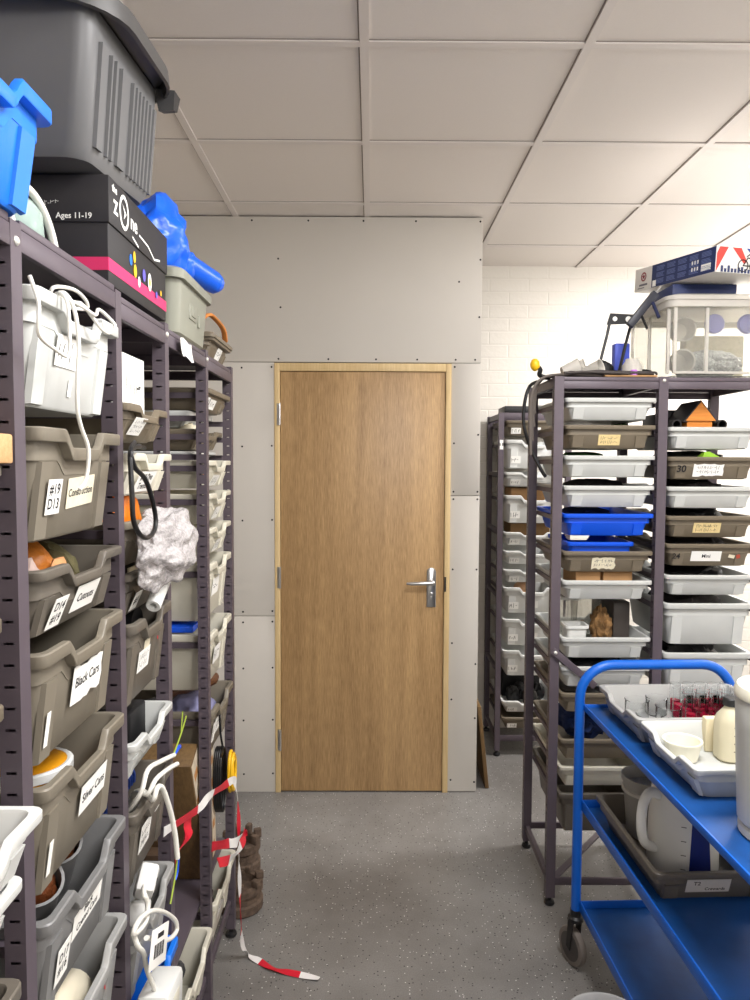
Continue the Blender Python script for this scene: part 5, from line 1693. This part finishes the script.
for (x, y, rr_, hh, kind) in spots:
    key = (round(rr_, 3), round(hh, 2), kind)
    bk_i += 1
    place = ('at the left front of the grey trolley tray' if x < .9 else 'in the crowded right half of the grey trolley tray')
    if rr_ > .025:
        lab, gp, nm_ = 'wide clear empty glass beaker ' + place, 'clear beakers in the grey trolley tray', 'glass_beaker'
        if kind == 2:
            lab, gp = 'low wide glass dish with red dregs at the near edge of the grey trolley tray', None
    elif rr_ > .018:
        lab, gp, nm_ = 'medium glass beaker with red liquid at the near edge of the grey tray', 'medium beakers in the grey trolley tray', 'glass_beaker'
    else:
        lab, gp, nm_ = 'slim glass tube with red liquid standing in the grey trolley tray', 'slim tubes in the grey trolley tray', 'glass_tube'
    if key not in BC:
        g_ = MB().lathe([(rr_ * .92, 0), (rr_, .003), (rr_, hh - .002), (rr_ * 1.07, hh), (rr_ * 1.02, hh + .0008), (rr_ - .0016, hh - .003), (rr_ - .0016, .004), (rr_ * .8, .003)], (0, 0, 0), 22).mesh('glass', M_GLASS)
        lq = None
        if kind:
            lh = hh * (.16 if kind == 2 else .5)
            lq = MB().lathe([(rr_ * .78, .0036), (rr_ - .0022, .005), (rr_ - .0022, lh), (rr_ * .5, lh - .0004)], (0, 0, 0), 20).mesh('red_liquid', M_REDLIQ)
        BC[key] = (g_, lq)
    g_, lq = BC[key]
    b_ = bpy.data.objects.new(nm_, g_)
    COL.objects.link(b_)
    b_.location = (x, y, lz0)
    tag(b_, lab, 'glassware', gp)
    if lq:
        q = bpy.data.objects.new('liquid', lq)
        COL.objects.link(q)
        q.parent = b_

mlk = mat('milky_plastic', (226, 218, 190), .35, 0, .02, trans=.25, ior=1.3)
bt = empty('bottle', (.905, 1.785, lz0), 'milky plastic bottle with black screw cap on the trolley', 'bottle')
bx, by_ = .905, 1.775
def sq(w, d, z, r_):
    return rrect(bx - w / 2, bx + w / 2, by_ - d / 2, by_ + d / 2, r_, z, 6)
MB().loops([sq(.058, .058, lz0, .022), sq(.070, .070, lz0 + .006, .024), sq(.070, .070, lz0 + .095, .024), sq(.062, .062, lz0 + .110, .024), sq(.040, .040, lz0 + .126, .0185), sq(.032, .032, lz0 + .132, .0155), sq(.032, .032, lz0 + .142, .0155)]).build('bottle_body', mlk, bt)
cp = MB().lathe([(.019, 0), (.020, .002), (.020, .017), (.017, .020)], (bx, by_, lz0 + .137), 24)
cp.build('cap', M_BLACKP, bt)
sc = MB()
for z in (.03, .05, .07, .09):
    sc.box(bx - .008, bx + .004, by_ - .0358, by_ - .0352, lz0 + z, lz0 + z + .0016)
sc.box(bx + .012, bx + .022, by_ - .0358, by_ - .0352, lz0 + .055, lz0 + .062)
sc.build('printed_marks', M_INK, bt)
thing(MB().box(.862, .905, 1.815, 1.84, lz0, lz0 + .088, .004), 'carton', mat('cream_carton', (226, 214, 180), .6), 'cream carton standing left of the milky bottle', 'carton')
thing(MB().lathe([(.03, 0), (.036, .002), (.045, .045), (.048, .046), (.048, .049), (.042, .048), (.034, .006), (.01, .005)], (.785, 1.775, lz0), 26), 'bowl', mat('cream_bowl', (238, 234, 216), .35), 'small white bowl at the front of the pale trolley tray', 'bowl')

# tall white jug on the trolley, cut by the photo's right edge
kt = empty('kettle', (.835, 1.405, TS), 'white plastic kettle on the trolley top, cut by the right photo edge', 'kettle')
kx, ky = .835, 1.405
MB().lathe([(.080, 0), (.088, .004), (.088, .018), (.084, .022)], (kx, ky, TS), 32).build('power_base', M_CREAMP, kt)
MB().lathe([(.082, .0225), (.090, .03), (.0945, .12), (.098, .22), (.100, .272), (.097, .279)], (kx, ky, TS), 36).build('kettle_body', M_WHITEP, kt)
MB().lathe([(.1005, .279), (.1025, .281), (.1025, .292), (.097, .302), (.04, .310), (.0, .311)], (kx, ky, TS), 36, cap1=False).build('lid', M_CREAMP, kt)
MB().tube([(kx + .095, ky, TS + .255), (kx + .14, ky, TS + .26), (kx + .155, ky, TS + .22), (kx + .15, ky, TS + .12), (kx + .12, ky, TS + .06), (kx + .088, ky, TS + .05)], .012, 10, smooth=4).build('handle', M_CREAMP, kt)
thing(MB().tube([(.835, 1.300, TS + .006), (.79, 1.29, TS + .05), (.760, 1.300, TS + .102), (.742, 1.30, TS + .10), (.722, 1.30, TS + .075), (.714, 1.30, TS + .045), (.722, 1.30, TS + .015), (.76, 1.29, TS + .006), (.85, 1.285, TS + .006)], .0050, 10, smooth=5), 'cord', M_CWHITE,
      'white kettle cord looped at the near end of the trolley top', 'cord')

# middle shelf: brown tray with jug and bucket
MS = .537 - .026 + .0030
tM = Tray((.830, 1.885, MS), R(180 + 1.9), .312, .425, .080, M_TAUPED, 'dark taupe tray labelled T2 on the middle trolley shelf', None, True, 'back')
tM.paper(.018, .040, .108, .040, None, True, mat('grey_label', (206, 202, 196), .6), rows=0)
lb_ = [c for c in tM.o.children if c.name.startswith('paper_label')][0]
text_obj('T2', .016, M_INK, lb_, (-.028, .007, .0009))
text_obj('Crewards', .0125, M_INK, lb_, (.018, -.010, .0009))
mz = MS + .0045
bu = empty('bucket', (.790, 2.000, mz), 'translucent grey bucket at the back of the T2 tray', 'bucket')
MB().lathe([(.052, 0), (.056, .003), (.068, .155), (.073, .156), (.073, .170), (.070, .171), (.066, .160), (.054, .006), (.02, .005)], (.790, 2.000, mz), 30).build('bucket_body', mat('translucent_grey', (178, 176, 170), .35, 0, .02, trans=.35, ior=1.2), bu)
MB().lathe([(.0695, .125), (.0715, .126), (.0715, .134), (.0695, .135)], (.790, 2.000, mz), 30).build('band', M_FROST, bu)
jg = empty('measuring_jug', (.835, 1.800, mz), 'white plastic jug with big loop handle and blue level strip', 'jug')
jx, jy = .808, 1.812
mb = MB()
prof = [(.070, 0), (.078, .004), (.082, .03), (.079, .12), (.073, .20), (.070, .215), (.067, .216), (.070, .19), (.075, .12), (.077, .03), (.02, .006)]
prof = [(r_ * 1.06, z * 1.12) for r_, z in prof]
mb.lathe(prof, (jx, jy, mz), 32)
mb.build('jug_body', M_WHITE, jg)
MB().tube([(jx - .070, jy - .02, mz + .210), (jx - .098, jy - .03, mz + .222), (jx - .118, jy - .037, mz + .195), (jx - .122, jy - .038, mz + .14), (jx - .110, jy - .033, mz + .095), (jx - .080, jy - .022, mz + .075)], .0125, 12, smooth=4).build('handle', M_WHITE, jg)
def jug_r(z):
    for (r0, z0_), (r1, z1) in zip(prof[:6], prof[1:6]):
        if z0_ <= z <= z1:
            return r0 + (r1 - r0) * (z - z0_) / (z1 - z0_)
    return prof[5][0]


sr = MB()
a0 = R(-84)
rows = []
for k in range(12):
    z = .035 + .17 * k / 11
    rad = jug_r(z) + .0010
    w0 = .24 + .10 * (1 - k / 11)
    rows.append([(jx + rad * math.cos(a0 + w0 * q), jy + rad * math.sin(a0 + w0 * q), mz + z) for q in (-1, -.6, -.2, .2, .6, 1)])
bv = [[sr.bm.verts.new(p) for p in r_] for r_ in rows]
for A, B in zip(bv, bv[1:]):
    for i in range(5):
        sr.bm.faces.new((A[i], A[i + 1], B[i + 1], B[i]))
sr.build('level_strip', mat('dark_blue_strip', (16, 34, 110), .35), jg)
sr = MB()
for k in range(4):
    z = .05 + .035 * k
    rad = jug_r(z) + .0004
    a = R(-112)
    sr.box(-.0006, .0006, -.006, .006, -.0007, .0007, 0, Matrix.Translation((jx + rad * math.cos(a), jy + rad * math.sin(a), mz + z)) @ Matrix.Rotation(a, 4, 'Z'))
sr.build('level_mark', M_INK, jg)
thing(MB().tube([(.895, 1.722, mz + .010), (.90, 1.722, mz + .014), (.92, 1.725, mz + .045), (.935, 1.76, mz + .06), (.935, 1.82, mz + .03)], .0052, 8, smooth=4), 'cord', mat('brown_cord', (142, 118, 98), .6), 'pale brown cord lying at the front of the T2 tray', 'cord')

# bin on the floor in front of the trolley
bq = empty('waste_bin', (.545, 1.575, 0), 'grey round bin rim at the bottom edge of the photo beside the trolley', 'bin')
MB().lathe([(.070, .001), (.075, .004), (.092, .285), (.097, .286), (.099, .292), (.097, .300), (.093, .301), (.090, .296), (.073, .010), (.02, .009)], (.545, 1.575, 0), 36).build('bin_body', mat('bin_grey', (150, 150, 150), .4), bq)

tg_ = MB()
rnd = random.Random(21)
for k in range(9):
    x0 = .68 + .03 * k * rnd.random()
    y0 = 2.484 + .003 * k
    tg_.tube([(x0 - .02, y0, 1.879 + .001 * k), (x0 + .05, y0 + .012 * (rnd.random() - .3), 1.880 + .006 * rnd.random()), (x0 + .11, y0 + .012 * (rnd.random() - .5), 1.880 + .008 * rnd.random()), (min(.985, x0 + .18), y0, 1.879)], .0042, 6, smooth=4)
thing(tg_, 'cable_tangle', mat('dusty_dark_cable', (66, 60, 58), .7, 0, .15, 40), 'flat tangle of dusty dark cables along the front of the right rack top', 'cables', angle=60)
